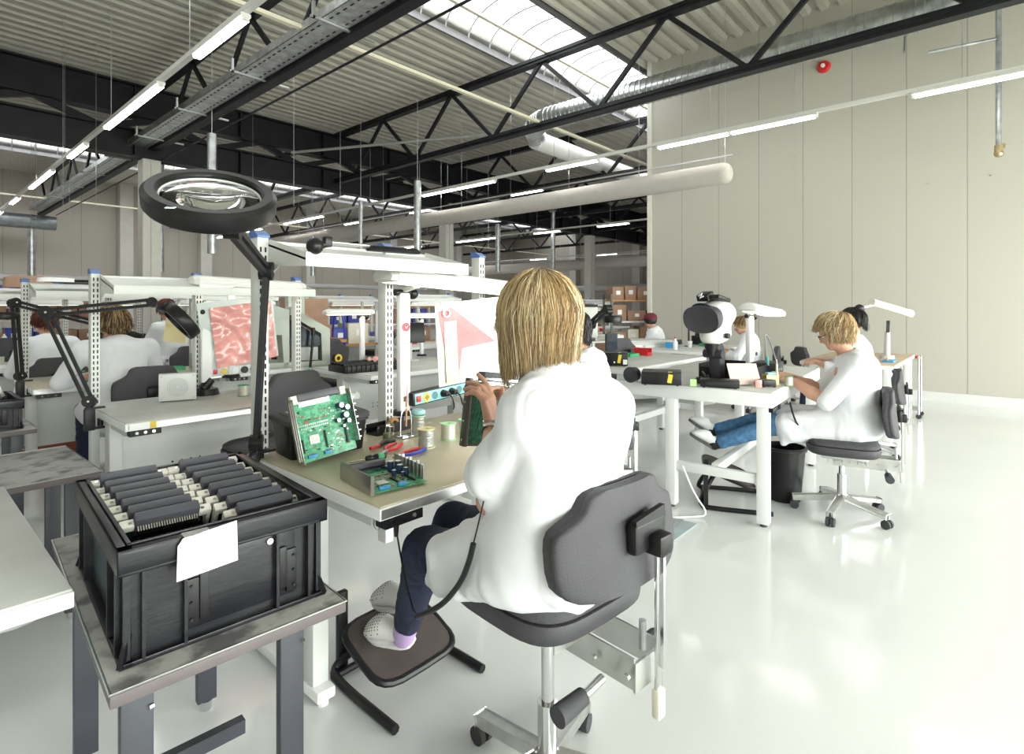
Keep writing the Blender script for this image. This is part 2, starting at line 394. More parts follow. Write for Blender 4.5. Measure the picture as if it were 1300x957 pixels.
# fabric air socks
sock = mat('grey_fabric_duct', (.50, .47, .43), .85, var=.03, bump=.1, bscale=12)
def airsock(x, y0, y1, z, r, lab):
    t = empty('fabric_air_duct', (x, 0, z), lab, 'air duct')
    pts = [(0, y0, 0)]; rr = [r * .35]
    for k in range(1, 6): pts.append((0, y0 + r * .8 * (1 - math.cos(k / 5 * math.pi / 2)), 0)); rr.append(r * (.35 + .65 * math.sin(k / 5 * math.pi / 2)))
    y = y0 + r
    while y < y1: y += 1.2; pts.append((0, y, 0)); rr.append(r * (1 if int(y * 10) % 2 else .985))
    MB().tube(pts, rr, 24).build('sock', sock, t, smooth=60)
    h = MB().bar((0, y0 - .02, r + .1), (0, y1, r + .1), .03, .02); y = y0 + .1
    while y < y1: h.bar((0, y, r - .02), (0, y, r + .1), .012).bar((0, y, r + .1), (0, y, ZC - z), .005); y += 1.5
    h.build('hanger_rail', alu, t); return t
airsock(8.75, 3.15, 17, 3.46, .17, 'long grey fabric air duct ending in front of the cream wall')
airsock(21, 4.9, 22, 3.25, .24, 'distant grey fabric air duct ending behind the blonde worker')
tag(MB().tube([(28.6, -4, 2.4), (28.6, 24, 2.4)], .22, 16).build('wall_duct', mat('grey_painted_duct', (.42, .42, .40), .5, var=.03)), 'grey round duct low along the far beige wall', 'duct')
tag(MB().tube([(-4, 25.3, 2.35), (28, 25.3, 2.35)], .12, 12).build('wall_pipe', MATS['grey_painted_duct']), 'grey pipe along the far left beige wall', 'pipe')
tag(MB().tube([(-4, 24.8, 4.25), (4.0, 24.8, 4.25)], .24, 16).build('overhead_duct', mat('shaded_galvanised', (.22, .24, .25), .4, .7, var=.15)), 'galvanised duct high along the far left wall', 'duct')  # galvanised steel with the weaker light back there put into its colour
# vertical drop pipes
for px, f, y0_, y1, r, lab in ((269, 9.0, 170, 322, .07, 'galvanised drop pipe just right of the magnifier ring'), (203, 12, 205, 345, .08, 'galvanised drop pipe beside the cream column'), (530, 12, 230, 332, .08, 'galvanised drop pipe above the bench shelf'), (40, 13, 292, 400, .08, 'galvanised drop pipe at far left'), (632, 18, 285, 345, .08, 'distant drop pipe left of the blonde head'), (702, 20, 270, 345, .08, 'distant drop pipe above the blonde head'), (458, 13, 255, 335, .05, 'slim drop pipe left of the wide one over the shelf'), (397, 15, 300, 350, .06, 'distant drop pipe above the cardboard boxes')):
    a = W(px, y1, f=f); top = W(px, y0_, f=f).z - a.z; mbp = MB().cyl((0, 0, 0), (0, 0, top), r, None, 14).cyl((0, 0, top), (0, 0, ZC - a.z), .006, None, 6)
    z = .3
    while z < top: mbp.cyl((0, 0, z), (0, 0, z + .03), r * 1.08, None, 14); z += .5
    tag(mbp.build('drop_pipe', galv, loc=(a.x, a.y, a.z)), lab, 'pipe')
# light rails along Y with twin tube luminaires
railm = mat('white_rail', (.62, .62, .58), .4, var=.02)
def rail(x, z, y0, y1, lab):
    t = empty('light_rail', (x, 0, z), lab, 'light rail')
    MB().b2(-.03, .03, y0, y1, .03, .08).build('rail', railm, t, smooth=0)
    h = MB(); y = y0 + .8
    while y < y1: h.cyl((0, y, .08), (0, y, ZC - z), .004, None, 5); y += 3.05
    h.build('suspension_wire', galv, t)
def lumi():
    t = empty('tube_light', (0, 0, 0), 'x', 'ceiling light', group='ceiling tube lights')
    MB().b2(-.045, .045, -.6, .6, .0, .03).b2(-.03, .03, -.6, -.57, -.03, 0).b2(-.03, .03, .57, .6, -.03, 0).build('housing', railm, t, smooth=0)
    MB().cyl((-.022, -.57, -.018), (-.022, .57, -.018), .019, None, 8).cyl((.022, -.57, -.018), (.022, .57, -.018), .019, None, 8).build('lamp_tube', lamp_on, t)
    return t
LU = None
RAILS = ((2.15, 3.97, 'near', ((5.07, 6.27), (7.36, 9.76), (10.98, 12.18), (13.6, 16.0), (17.6, 18.8), (20.5, 21.7))),
         (8.55, 4.02, 'middle', ((-.36, .84), (1.9, 4.3), (5.45, 6.65), (8.0, 10.4), (14.9, 17.3), (18.9, 20.1), (21.6, 22.8))),
         (15.6, 4.0, 'third', ((4.5, 5.7), (8.8, 10.0), (11.5, 12.7), (14.4, 16.8), (19, 20.2))),
         (12.1, 4.6, 'high', ((9.5, 10.7), (14.2, 15.4), (18.3, 19.5))),
         (24.5, 4.0, 'farthest', ((4.5, 5.7), (7.5, 8.7), (10.5, 11.7), (14.5, 15.7), (19, 20.2))))
ORD = ('first', 'second', 'third', 'fourth', 'fifth', 'sixth', 'seventh', 'eighth', 'ninth', 'tenth', 'eleventh', 'twelfth')
for x, z, nm, runs in RAILS:
    rail(x, z, -3.5, 24, 'long white suspended light rail, the %s one' % nm)
    k = 0
    for a, b in runs:
        m_ = int(round((b - a) / 1.2))
        for j in range(m_):
            lab = 'lit white tube light on the %s rail, %s along it from the camera' % (nm, ORD[k]); k += 1
            y = a + .6 + 1.2 * j
            if LU is None: LU = lumi(); LU.location = (x, y, z); LU['label'] = lab
            else: dup(LU, (x, y, z), 0, lab)
tag(MB().tube([(9.6, 1.02, ZC), (9.6, 1.02, 4.95), (9.3, 1.02, 4.9)], .012, 6, smooth=2).build('wire_conduit', galv), 'thin bent conduit dropping to the light rail by the wall', 'conduit')
t = empty('compressed_air_drop', (9.3, .02, 3.4), 'galvanised air drop pipe with valve at the right edge', 'pipe')
MB().cyl((0, 0, 0), (0, 0, 2.6), .03).cyl((0, 0, 1.35), (-.1, .7, 1.35), .02).build('pipe', galv, t); MB().cyl((0, 0, -.1), (0, 0, 0), .045).sph((0, 0, -.1), .05).box(.05, -.05, 0, .16, .03, .03).build('valve', mat('brass', (.5, .4, .22), .35, .9, var=.05), t)
t = empty('wall_bell', W(1046, 85, X=10.04), 'small red alarm bell high on the cream wall', 'bell')
MB().cyl((0, 0, 0), (-.06, 0, 0), .1, .08, 20).build('bell', red, t); MB().cyl((-.06, 0, 0), (-.09, 0, 0), .03).build('cap', white, t)
for k in range(9):
    p = W(938 + 40 * k, 264 - 5.2 * k, X=10.045)
    tag(MB().cyl((0, 0, 0), (-.012, 0, 0), .012, None, 8).build('wall_screw', galv, loc=p), 'small screw head in the row across the cream wall', 'screw', 'screws in the cream wall')
# hanging wires of the roof grid
for k, (px, f) in enumerate(((80, 9), (122, 10), (88, 12), (373, 9), (46, 11), (321, 12.5), (432, 12), (560, 13), (620, 16), (1008, 9.2), (737, 17))):
    p = W(px, 300, f=f); tag(MB().cyl((0, 0, 0), (0, 0, ZC - 3.0), .004, None, 5).build('hanging_wire', galv, loc=(p.x, p.y, 3.0)), 'thin steel wire hanging from the roof deck', 'wire', 'thin wires hanging from the roof')
# floor duct cover strip between the benches
t = empty('floor_duct_cover', (2.3, 1.43, 0), 'blue-grey flat cable duct cover on the floor beside the blonde worker', 'floor cover')
MB().b2(0, 1.08, 0, .2, .0, .012, .003).build('plate', mat('blue_grey_plate', (.30, .36, .38), .35, var=.12, vscale=8), t); MB().b2(0, 1.08, .09, .11, .0125, .015).build('seam', galv, t)
tag(MB().b2(0, 1.6, 0, .14, 0, .01, .003).build('floor_cable_cover', MATS['blue_grey_plate'], loc=(3.1, 3.4, 0)), 'grey cable cover on the floor behind the right bench', 'floor cover')
# ------------------------------------------------------------------ chairs
def ring_loft(mb, rows, n=28, ex=.5):       # rows: list of (z, hx, hy, cy) rounded-rectangle rings
    rings = []
    for z, hx, hy, cx, cy, curve in rows:
        q = []
        for i in range(n):
            a = 2 * math.pi * i / n; c, s = math.cos(a), math.sin(a)
            x = hx * math.copysign(abs(c) ** ex, c); y = hy * math.copysign(abs(s) ** ex, s)
            q.append(mb.bm.verts.new((cx + x, cy + y + curve * x * x, z)))
        rings.append(q)
    for A, B in zip(rings[:-1], rings[1:]):
        for i in range(n): mb.bm.faces.new((A[i], A[(i + 1) % n], B[(i + 1) % n], B[i])).material_index = mb.mi
    mb.bm.faces.new(rings[0][::-1]).material_index = mb.mi; mb.bm.faces.new(rings[-1]).material_index = mb.mi
    return mb
def make_chair(label, sh=.58, bz=.66, loc=(0, 0, 0), rz=0, group=None, bh=.30):
    t = empty('work_chair', loc, label, 'chair', rz, group)
    # seat
    hx, hy = .225, .215
    s = MB(); ring_loft(s, [(sh - .078, hx * .92, hy * .90, 0, 0, 0), (sh - .066, hx * .99, hy * .97, 0, 0, 0), (sh - .03, hx, hy, 0, 0, 0), (sh - .022, hx * .98, hy * .98, 0, 0, 0)], 40)
    s.build('seat_shell', chairp, t, smooth=50)
    s = MB(); ring_loft(s, [(sh - .022, hx * .93, hy * .93, 0, 0, 0), (sh - .015, hx * .97, hy * .96, 0, 0, 0), (sh + .0, hx * .96, hy * .95, 0, 0, 0), (sh + .012, hx * .88, hy * .86, 0, 0, 0), (sh + .015, hx * .6, hy * .6, 0, 0, 0)], 40)
    s.build('seat', chairg, t, smooth=60)
    # backrest lofted from bottom to the humped top
    prof = [(0, .66), (.03, .80), (.08, .90), (.16, .97), (.3, 1), (.5, 1), (.60, .985), (.66, .95), (.70, .88), (.76, .74), (.82, .64), (.88, .60), (.93, .57), (.97, .52), (1, .42)]
    s = MB(); rows = []
    for k, w_ in prof:
        ed = min(1, math.sqrt(max(0, 1 - (2 * abs(k - .5)) ** 6)) + .25)
        rows.append((bz + k * bh, .235 * w_, .030 * ed, 0, -.26 + .03 * (k - .5), .75))
    ring_loft(s, rows, 36); s.build('backrest', chairg, t, smooth=50)
    s = MB(); rows = [(z - .0, hx_ * 1.012, .018, 0, cy - .020, .75) for z, hx_, hy_, cx, cy, cv in rows]
    ring_loft(s, rows, 36); s.build('back_shell', chairp, t, smooth=50)
    # backrest mount, bar, mechanism
    m = MB().box(.02, -.312, bz + .12, .13, .03, .075, None, .010).box(.035, -.335, bz + .10, .055, .05, .05, None, .008)
    m.bar((-.04, -.318, bz + .15), (.08, -.318, bz + .165), .014, .03)
    m.build('back_mount', black, t)
    MB().box(.035, -.335, (bz + .10 + sh - .20) / 2, .022, .010, bz + .12 - (sh - .20), None, .002).box(.035, -.345, (bz + .10 + sh - .16) / 2, .010, .014, bz - sh + .2).build('back_bar', chrome, t)
    MB().box(.035, -.335, sh - .22, .03, .022, .07, None, .005).build('bar_sleeve', cream, t)
    f = MB().b2(-.11, .11, -.14, .12, sh - .115, sh - .088, .003).b2(-.03, -.025, -.31, .05, sh - .175, sh - .10).b2(.08, .085, -.31, .05, sh - .175, sh - .10).b2(-.03, .085, -.315, -.308, sh - .18, sh - .11)
    for k in range(6): f.b2(-.112 , .112, -.13 + .042 * k, -.126 + .042 * k, sh - .14, sh - .10)
    for x, y in ((-.041, -.1), (-.041, -.2), (-.041, .02), (-.041, -.3)): f.cyl((x, y, sh - .14), (x - .008, y, sh - .14), .008, None, 8)
    f.build('seat_mechanism', mat('zinc_plate', (.62, .62, .60), .35, .9, var=.1), t)
    for x0, x1, y, nm in ((-.06, -.22, -.24, 'adjusting_lever'), (.09, .20, -.22, 'adjusting_lever')):
        lv = MB().cyl((x0, y, sh - .165), (x0 + (x1 - x0) * .45, y, sh - .175), .011).m(1).cyl((x0 + (x1 - x0) * .45, y, sh - .175), (x1, y, sh - .18), .02, .024)
        lv.build(nm, [alu, rubber], t)
    MB().cyl((.02, -.30, sh - .10), (.02, -.30, sh - .03), .009, None, 10).build('tilt_spring', galv, t)
    MB().cyl((0, 0, .10), (0, 0, .27), .028).cyl((0, 0, .27), (0, 0, sh - .11), .018).build('gas_column', chrome, t)
    for k in range(5):
        a = R(72 * k + 20); c, s_ = math.cos(a), math.sin(a)
        b = MB(); b.bar((c * .02, s_ * .02, .115), (c * .285, s_ * .285, .075), .042, .026, bev=.006)
        b.build('base_arm', alu, t)
        w_ = MB().cyl((c * .28, s_ * .28, .045), (c * .28, s_ * .28, .085), .008, None, 8)
        tx, ty = -s_, c
        for s2 in (-1, 1): w_.cyl((c * .28 + tx * .006 * s2, s_ * .28 + ty * .006 * s2, .028), (c * .28 + tx * .024 * s2, s_ * .28 + ty * .024 * s2, .028), .028, None, 16)
        w_.build('caster', rubber, t)
    return t
# ------------------------------------------------------------------ benches
def slots(mb, x, y0, z0, z1, side=-1, pitch=.033):
    z = z0
    while z < z1:
        for dx in (-.0095, .0095): mb.box(x + dx, y0, z, .0065, .002, .020)
        z += pitch
def bench(x, y, w_, d, zt, label, loc_rz=0, top=lgrey, posts=(), post_h=.86, shelf=True, style='T', panel=False, thick=.042, strip=True, group=None, shelf_w=None, lit=False):
    t = empty('workbench', (x, y, 0), label, 'workbench', loc_rz, group)
    MB().b2(.004, w_ - .004, .004, d - .004, zt - .006, zt, .001).build('tabletop', top, t)
    e_ = MB().b2(0, w_, 0, d, zt - thick, zt - .006, .002); e_.build('edge_band', trimw, t)
    if strip:
        MB().b2(.004, w_ - .004, -.002, .0, zt - thick + .004, zt - .01).build('edge_profile', alu, t)
    if style == 'T':
        for lx in (.05, w_ - .05):
            l = MB().b2(lx - .03, lx + .03, d * .52 - .05, d * .52 + .05, .06, zt - thick, .004)
            l.b2(lx - .025, lx + .025, .08, d - .08, zt - thick - .04, zt - thick)
            l.build('leg', greypost, t)
            l = MB().b2(lx - .035, lx + .035, d * .42, d + .06, .02, .06, .008)
            for yy in (d * .45, d + .02): l.cyl((lx, yy, 0), (lx, yy, .02), .02, None, 10)
            l.build('foot', trimw, t)
    else:
        for lx in (.05, w_ - .05):
            for ly in (.06, d * .62):
                MB().b2(lx - .035, lx + .035, ly - .035, ly + .035, .02, zt - thick, .004).m(1).cyl((lx, ly, 0), (lx, ly, .02), .022, None, 10).build('leg', [trimw, rubber], t)
            MB().b2(lx - .02, lx + .02, .09, d * .62 - .03, .26, .32, .003).build('side_rail', trimw, t)
        MB().b2(.08, w_ - .08, d * .35 - .025, d * .35 + .025, .27, .33, .003).build('cross_rail', trimw, t)
    MB().b2(.05, w_ - .05, d - .08, d - .03, zt - thick - .05, zt - thick).build('rear_rail', greypost, t)
    if panel:
        pm_ = MB().b2(.08, w_ - .08, d * .5, d * .5 + .012, .30, zt - .07, .003).m(1)
        for k in range(4):
            for j in range(2): pm_.cyl((w_ * .25 + k * .05, d * .5 - .001, .42 + j * .035), (w_ * .25 + k * .05, d * .5 + .001, .42 + j * .035), .006, None, 8)
        pm_.build('modesty_panel', [greypost, slot], t)
    for px_ in posts:
        yb = d - .02
        p = MB().b2(px_ - .022, px_ + .022, yb - .05, yb + .012, .25, zt + post_h, .002).m(1)
        slots(p, px_, yb - .0505, zt + .02, zt + post_h - .03)
        p.build('post', [mat('post_white', (.70, .71, .69), .4, var=.02), slot], t)
        MB().prism([(yb - .056, 0), (yb + .018, 0), (yb + .018, .030), (yb - .02, .030), (yb - .056, .008)], .05, Matrix(((0, 0, 1, px_ - .025), (1, 0, 0, 0), (0, 1, 0, zt + post_h), (0, 0, 0, 1)))).build('post_cap', bluecap, t)
    if shelf and len(posts) > 1:
        x0, x1 = posts[0] + .023, (shelf_w or posts[-1]) - .02; yb = d - .03; zs = zt + post_h - .02
        sm = mat('shelf_white', (.72, .73, .70), .4, var=.02)
        M_ = MB().b2(x0, x1, yb - .02, yb + .015, zs - .035, zs + .012, .002)
        sl = MB(); sl.bar((x0, yb - .17, zs - .05), (x1, yb - .17, zs - .05), .006, .34, up=(0, .25, 1)) if False else None
        M_.build('shelf_rail', sm, t)
        q = MB(); fy = yb - .33; fz = zs - .075
        for a, b in (((x0, yb, zs), (x1, yb, zs)),):
            V = [q.bm.verts.new(v) for v in ((x0, yb - .02, zs), (x1, yb - .02, zs), (x1, fy, fz), (x0, fy, fz), (x0, yb - .02, zs - .008), (x1, yb - .02, zs - .008), (x1, fy, fz - .008), (x0, fy, fz - .008))]
            for f in ((0, 1, 2, 3), (7, 6, 5, 4), (0, 3, 7, 4), (1, 5, 6, 2), (0, 4, 5, 1), (3, 2, 6, 7)): q.bm.faces.new([V[i] for i in f])
        q.b2(x0, x1, fy - .004, fy + .002, fz - .03, fz + .022, .001)
        q.build('shelf', sm, t)
        for bx in (x0, x1 - .006):
            q = MB(); V = [(yb - .02, zs + .02), (yb - .02, zs - .17), (yb - .06, zs - .13), (yb - .12, zs - .095), (fy, fz - .03), (fy, fz + .02)]
            q.prism(V, .005, Matrix.Translation((bx, 0, 0)) @ Matrix(((0, 0, 1, 0), (1, 0, 0, 0), (0, 1, 0, 0), (0, 0, 0, 1))))
            q.build('shelf_bracket', sm, t)
    # earth bonding socket block under the front left corner
    s = MB().b2(.02, .16, .0, .05, zt - thick - .03, zt - thick).m(1)
    for k in range(3): s.cyl((.05 + .038 * k, -.001, zt - thick - .015), (.05 + .038 * k, .004, zt - thick - .015), .008, None, 10)
    s.build('earth_socket', [black, chrome], t)
    return t
def magnifier(name, loc, label, base, elbow, tip, head_c, head_n, r=.11, rz=0, thick=.03, g=None, tip_off=None):
    """spring-arm magnifier: clamp at base, two double-rod arms, ring lamp of radius r at head_c"""
    t = empty(name, loc, label, 'magnifier lamp', rz, g)
    B, E, T, H = map(Vector, (base, elbow, tip, head_c)); N = Vector(head_n).normalized()
    MB().box(B.x, B.y, B.z - .05, .05, .035, .12, None, .006).bar((B.x - .02, B.y, B.z + .012), (B.x + .07, B.y, B.z + .012), .03, .01).bar((B.x - .02, B.y, B.z - .10), (B.x + .07, B.y, B.z - .10), .02, .012).cyl((B.x + .05, B.y, B.z - .09), (B.x + .05, B.y, B.z - .05), .014).build('clamp', blackm, t)
    side = (E - B).cross(T - E).normalized() if (E - B).cross(T - E).length > 1e-4 else Vector((1, 0, 0))
    def arm(a, b, nm):
        d = (b - a).normalized(); n = side.cross(d).normalized(); m = MB()
        for s in (-1, 1): m.bar(a + n * .016 * s, b + n * .016 * s, .016, .02, up=side)
        for f in (.03, .97): m.box(*a.lerp(b, f), .02, .02, .02)
        m.build(nm, blackm, t)
    arm(B + Vector((0, 0, .05)), E, 'lower_arm'); arm(E, T, 'upper_arm')
    MB().cyl(B + Vector((0, 0, .0)), B + Vector((0, 0, .04)), .016).cyl(B + Vector((0, 0, .05)) - side * .022, B + Vector((0, 0, .05)) + side * .022, .032, None, 20).m(1).cyl(B + Vector((0, 0, .05)) - side * .025, B + Vector((0, 0, .05)) + side * .025, .006, None, 8).build('base_joint', [black, chrome], t)
    MB().cyl(E - side * .024, E + side * .024, .036, None, 20).m(1).cyl(E - side * .027, E + side * .027, .006, None, 8).build('elbow_joint', [black, chrome], t)
    m = MB().cyl(T - side * .022, T + side * .022, .028, None, 16).bar(T, T.lerp(H, .5) + N * .02, .022)
    m.cyl(T.lerp(H, .3) - side * .02, T.lerp(H, .3) + side * .02, .02, None, 14)
    m.build('tilt_joint', black, t)
    Q = N.to_track_quat('Z', 'Y').to_matrix()
    h = MB(); h.lathe([(r * .765, -thick * .30), (r * .80, -thick * .48), (r * .93, -thick * .5), (r, -thick * .2), (r * 1.0, thick * .75), (r * .96, thick), (r * .77, thick), (r * .755, thick * .3)], 48, H, Q, close=True)
    ro = h.build('lamp_ring', black, t)
    if r > 9: MB().lathe([(r * .985, thick * .8), (r * .975, thick * 1.15), (r * .90, thick * 1.3), (r * .80, thick * 1.3), (r * .80, thick * 1.02), (r * .95, thick * 1.02)], 48, H, Q, close=True).build('back_cover', white, ro)
    l = MB(); l.lathe([(.001, -thick * .42), (r * .3, -thick * .36), (r * .55, -thick * .2), (r * .765, thick * .1), (r * .765, thick * .2), (r * .5, thick * .45), (r * .3, thick * .6), (.001, thick * .65)], 40, H, Q)
    l.build('lens', glass, ro)
    l = MB(); l.lathe([(r * .735, thick * .05), (r * .757, -thick * .05), (r * .757, thick * .2), (r * .74, thick * .2)], 40, H, Q, close=True); l.build('light_tube', mat('unlit_ring_tube', (.55, .56, .55), .3, var=.03), ro)
    return t
def task_light(loc, label, length=.62, tilt=0, rz=0, lit=True, post=None, group=None, r=.05):
    """white bar lamp; origin at the middle of the bar"""
    t = empty('task_light', loc, label, 'desk lamp', rz, group)
    m = MB(); n = 16; rows = []
    prof = [(-.07, -.012), (-.078, .004), (-.07, .022), (-.045, .040), (0, .048), (.045, .040), (.07, .022), (.078, .004), (.07, -.012)]
    k = r / .05
    L = length / 2
    secs = []
    for x, sc in ((-L, .55), (-L + .006, .8), (-L + .03, 1), (-L + .031, 1.04), (-L + .05, 1.04), (-L + .051, 1), (L - .051, 1), (L - .05, 1.04), (L - .031, 1.04), (L - .03, 1), (L - .006, .8), (L, .55)):
        secs.append([m.bm.verts.new((x, a * sc * k, b * sc * k + .0)) for a, b in prof])
    for A, B in zip(secs[:-1], secs[1:]):
        for i in range(len(prof)): m.bm.faces.new((A[i], A[(i + 1) % len(prof)], B[(i + 1) % len(prof)], B[i]))
    m.bm.faces.new(secs[0]); m.bm.faces.new(secs[-1])
    for z in (.012, .026): m.b2(-L + .06, L - .06, -.079 * k + (z - .004) * .35, -.076 * k + (z - .004) * .35, z * k, z * k + .003)
    m.build('lamp_head', mat('lamp_housing_white', (.80, .80, .77), .35, var=.01), t).rotation_euler = (0, tilt, 0)
    d = MB().b2(-L + .05, L - .05, -.055 * k, .055 * k, -.016, -.0125)
    d.build('diffuser', mat('warm_lit_diffuser', (.9, .88, .75), .4, emit=(1, .93, .70), estr=3.2 if lit else 0), t).rotation_euler = (0, tilt, 0)
    if post:      # post: (dx, dy, z_down, width)
        dx, dy, dz, w_ = post
        p = MB(); p.box(dx, dy, -.03 - dz / 2, w_, .04, dz, None, .012); p.build('lamp_post', mat('lamp_post_white', (.78, .78, .80), .35, var=.01), t)
        MB().cyl((dx - w_ * .8, dy, -.03), (dx + w_ * .8, dy, -.03), .016).sph((dx + w_ * .9, dy, -.035), .028, n=12).build('hinge', black, t)
        MB().bar((dx, dy, -.02), (dx, dy * .3, .0), .02).build('neck', white, t)
        MB().cyl((dx, dy, -.03 - dz), (dx, dy, -.01 - dz), .06, .05).build('foot', black, t)
    return t
# ------------------------------------------------------------------ bodies as smooth distance fields turned into one mesh
class SDF:
    def __init__(s, lo, hi, vox):
        s.lo = np.array(lo, float); s.v = vox; n = np.ceil((np.array(hi) - s.lo) / vox).astype(int) + 1
        s.n = n; s.d = np.full(n, .08, np.float32)
    def _sub(s, lo, hi):
        a = np.clip(np.floor((np.array(lo) - s.lo) / s.v).astype(int), 0, s.n - 1); b = np.clip(np.ceil((np.array(hi) - s.lo) / s.v).astype(int) + 1, 1, s.n)
        ax = [s.lo[i] + np.arange(a[i], b[i]) * s.v for i in range(3)]
        X, Y, Z = np.meshgrid(*ax, indexing='ij', sparse=True)
        return (slice(a[0], b[0]), slice(a[1], b[1]), slice(a[2], b[2])), X.astype(np.float32), Y.astype(np.float32), Z.astype(np.float32)
    def _mix(s, sl, d, k, op):
        o = s.d[sl]
        if op == 'sub': d = -d; h = np.clip(.5 - .5 * (d - o) / max(k, 1e-6), 0, 1); s.d[sl] = o * h + d * (1 - h) + k * h * (1 - h); return
        h = np.clip(.5 + .5 * (o - d) / max(k, 1e-6), 0, 1); s.d[sl] = o * (1 - h) + d * h - k * h * (1 - h)
    def cap(s, a, b, ra, rb=None, k=.02, op='add', flat=None):
        rb = ra if rb is None else rb; a = np.array(a, float); b = np.array(b, float); R_ = max(ra, rb) + .06 + k
        sl, X, Y, Z = s._sub(np.minimum(a, b) - R_, np.maximum(a, b) + R_)
        ab = b - a; L = max(1e-9, ab @ ab)
        t = np.clip(((X - a[0]) * ab[0] + (Y - a[1]) * ab[1] + (Z - a[2]) * ab[2]) / L, 0, 1)
        d = np.sqrt((X - a[0] - t * ab[0]) ** 2 + (Y - a[1] - t * ab[1]) ** 2 + (Z - a[2] - t * ab[2]) ** 2) - (ra + (rb - ra) * t)
        s._mix(sl, d, k, op); return s
    def ell(s, c, r, k=.02, rot=None, op='add'):
        c = np.array(c, float); m = max(r) + .06 + k; sl, X, Y, Z = s._sub(c - m, c + m)
        X = X - c[0]; Y = Y - c[1]; Z = Z - c[2]
        if rot is not None:
            Q = np.array(rot.transposed()); X, Y, Z = (Q[0, 0] * X + Q[0, 1] * Y + Q[0, 2] * Z, Q[1, 0] * X + Q[1, 1] * Y + Q[1, 2] * Z, Q[2, 0] * X + Q[2, 1] * Y + Q[2, 2] * Z)
        k0 = np.sqrt((X / r[0]) ** 2 + (Y / r[1]) ** 2 + (Z / r[2]) ** 2); k1 = np.sqrt((X / r[0] ** 2) ** 2 + (Y / r[1] ** 2) ** 2 + (Z / r[2] ** 2) ** 2) + 1e-9
        s._mix(sl, np.clip(k0 * (k0 - 1) / k1, -.2, .2), k, op); return s
    def mesh(s, name, mats, parent, disp=None, relax=1, adapt=0):
        g = openvdb.FloatGrid(.08); g.copyFromArray(np.ascontiguousarray(s.d)); p, q = g.convertToQuads(isovalue=0.0)
        p = p * s.v + s.lo
        me = bpy.data.meshes.new(name); me.from_pydata(p.tolist(), [], q[:, ::-1].tolist())
        for m_ in mats if isinstance(mats, (list, tuple)) else [mats]: me.materials.append(m_)
        if relax:
            ed = np.empty(len(me.edges) * 2, np.int32); me.edges.foreach_get('vertices', ed); ed = ed.reshape(-1, 2)
            for _ in range(relax):
                acc = np.zeros_like(p); cnt = np.zeros(len(p)); np.add.at(acc, ed[:, 0], p[ed[:, 1]]); np.add.at(acc, ed[:, 1], p[ed[:, 0]]); np.add.at(cnt, ed[:, 0], 1); np.add.at(cnt, ed[:, 1], 1)
                p = p * .5 + .5 * acc / np.maximum(cnt, 1)[:, None]
            me.vertices.foreach_set('co', p.ravel()); me.update()
        if disp:
            nr = np.empty(len(p) * 3); me.vertices.foreach_get('normal', nr); nr = nr.reshape(-1, 3)
            dd = np.array([disp(Vector(v)) for v in p.tolist()]); p = p + nr * dd[:, None]
            me.vertices.foreach_set('co', p.ravel()); me.update()
        me.polygons.foreach_set('use_smooth', [True] * len(me.polygons))
        o = bpy.data.objects.new(name, me); C.objects.link(o)
        if parent is not None: o.parent = parent
        return o
def folds(amp, sc=9.0, sx=(1, 1, .45), seed=0):
    sv = Vector((seed * 3.1, seed * 1.7, seed))
    def f(v):
        q = Vector((v.x * sx[0], v.y * sx[1], v.z * sx[2])) * sc + sv
        q2 = q + noise.noise_vector(q * .6) * .8
        r = 1 - abs(noise.noise(q2)) * 2.2
        r2 = 1 - abs(noise.noise(q2 * 2.1 + Vector((5, 1, 2)))) * 2.2
        return amp * (r * .7 + r2 * .3 - .35)
    return f
def V3(*a): return Vector(a)
def hand(sd, wrist, d, nrm, side, curl=(.5, .6, .6, .7), spread=.05, thumb=None, sc=1.0):
    """palm + four bent fingers + thumb; d: finger direction, nrm: out of the palm, side: +1/-1 side of the thumb along d x nrm"""
    d = Vector(d).normalized(); n = Vector(nrm); n = (n - d * n.dot(d)).normalized(); x = d.cross(n) * side; w_ = Vector(wrist)
    kn = w_ + d * .085 * sc
    for i, o_ in enumerate((.028, .010, -.010, -.027)):
        sd.cap(w_ + d * .015 + x * o_ * .55, kn + x * o_ * sc, .015 * sc, .0115 * sc, .012)
        L = (.042, .046, .043, .034)[i] * sc; c = curl[i]; p = kn + x * o_ * sc; a = 0; dir_ = d + x * (o_ * 2 * spread * 10)
        for j, (fl, fr) in enumerate(((1, .0092), (.62, .0084), (.5, .0076))):
            a += c * (1, .95, .7)[j]
            q = p + (dir_.normalized() * math.cos(a) + n * math.sin(a)) * L * fl
            sd.cap(p, q, fr * sc * 1.03, fr * sc, .003); p = q
    tb = w_ + d * .022 * sc + x * .026 * sc
    if thumb is None: t1 = tb + (d * .6 + x * .75 + n * .35).normalized() * .042 * sc; t2 = t1 + (d * .9 + x * .15 + n * .45).normalized() * .034 * sc
    else: t1, t2 = Vector(thumb[0]), Vector(thumb[1])
    sd.cap(w_ + d * .02 + x * .012, tb, .014 * sc, .0135 * sc, .01).cap(tb, t1, .0125 * sc, .0105 * sc, .008).cap(t1, t2, .0104 * sc, .0088 * sc, .003)
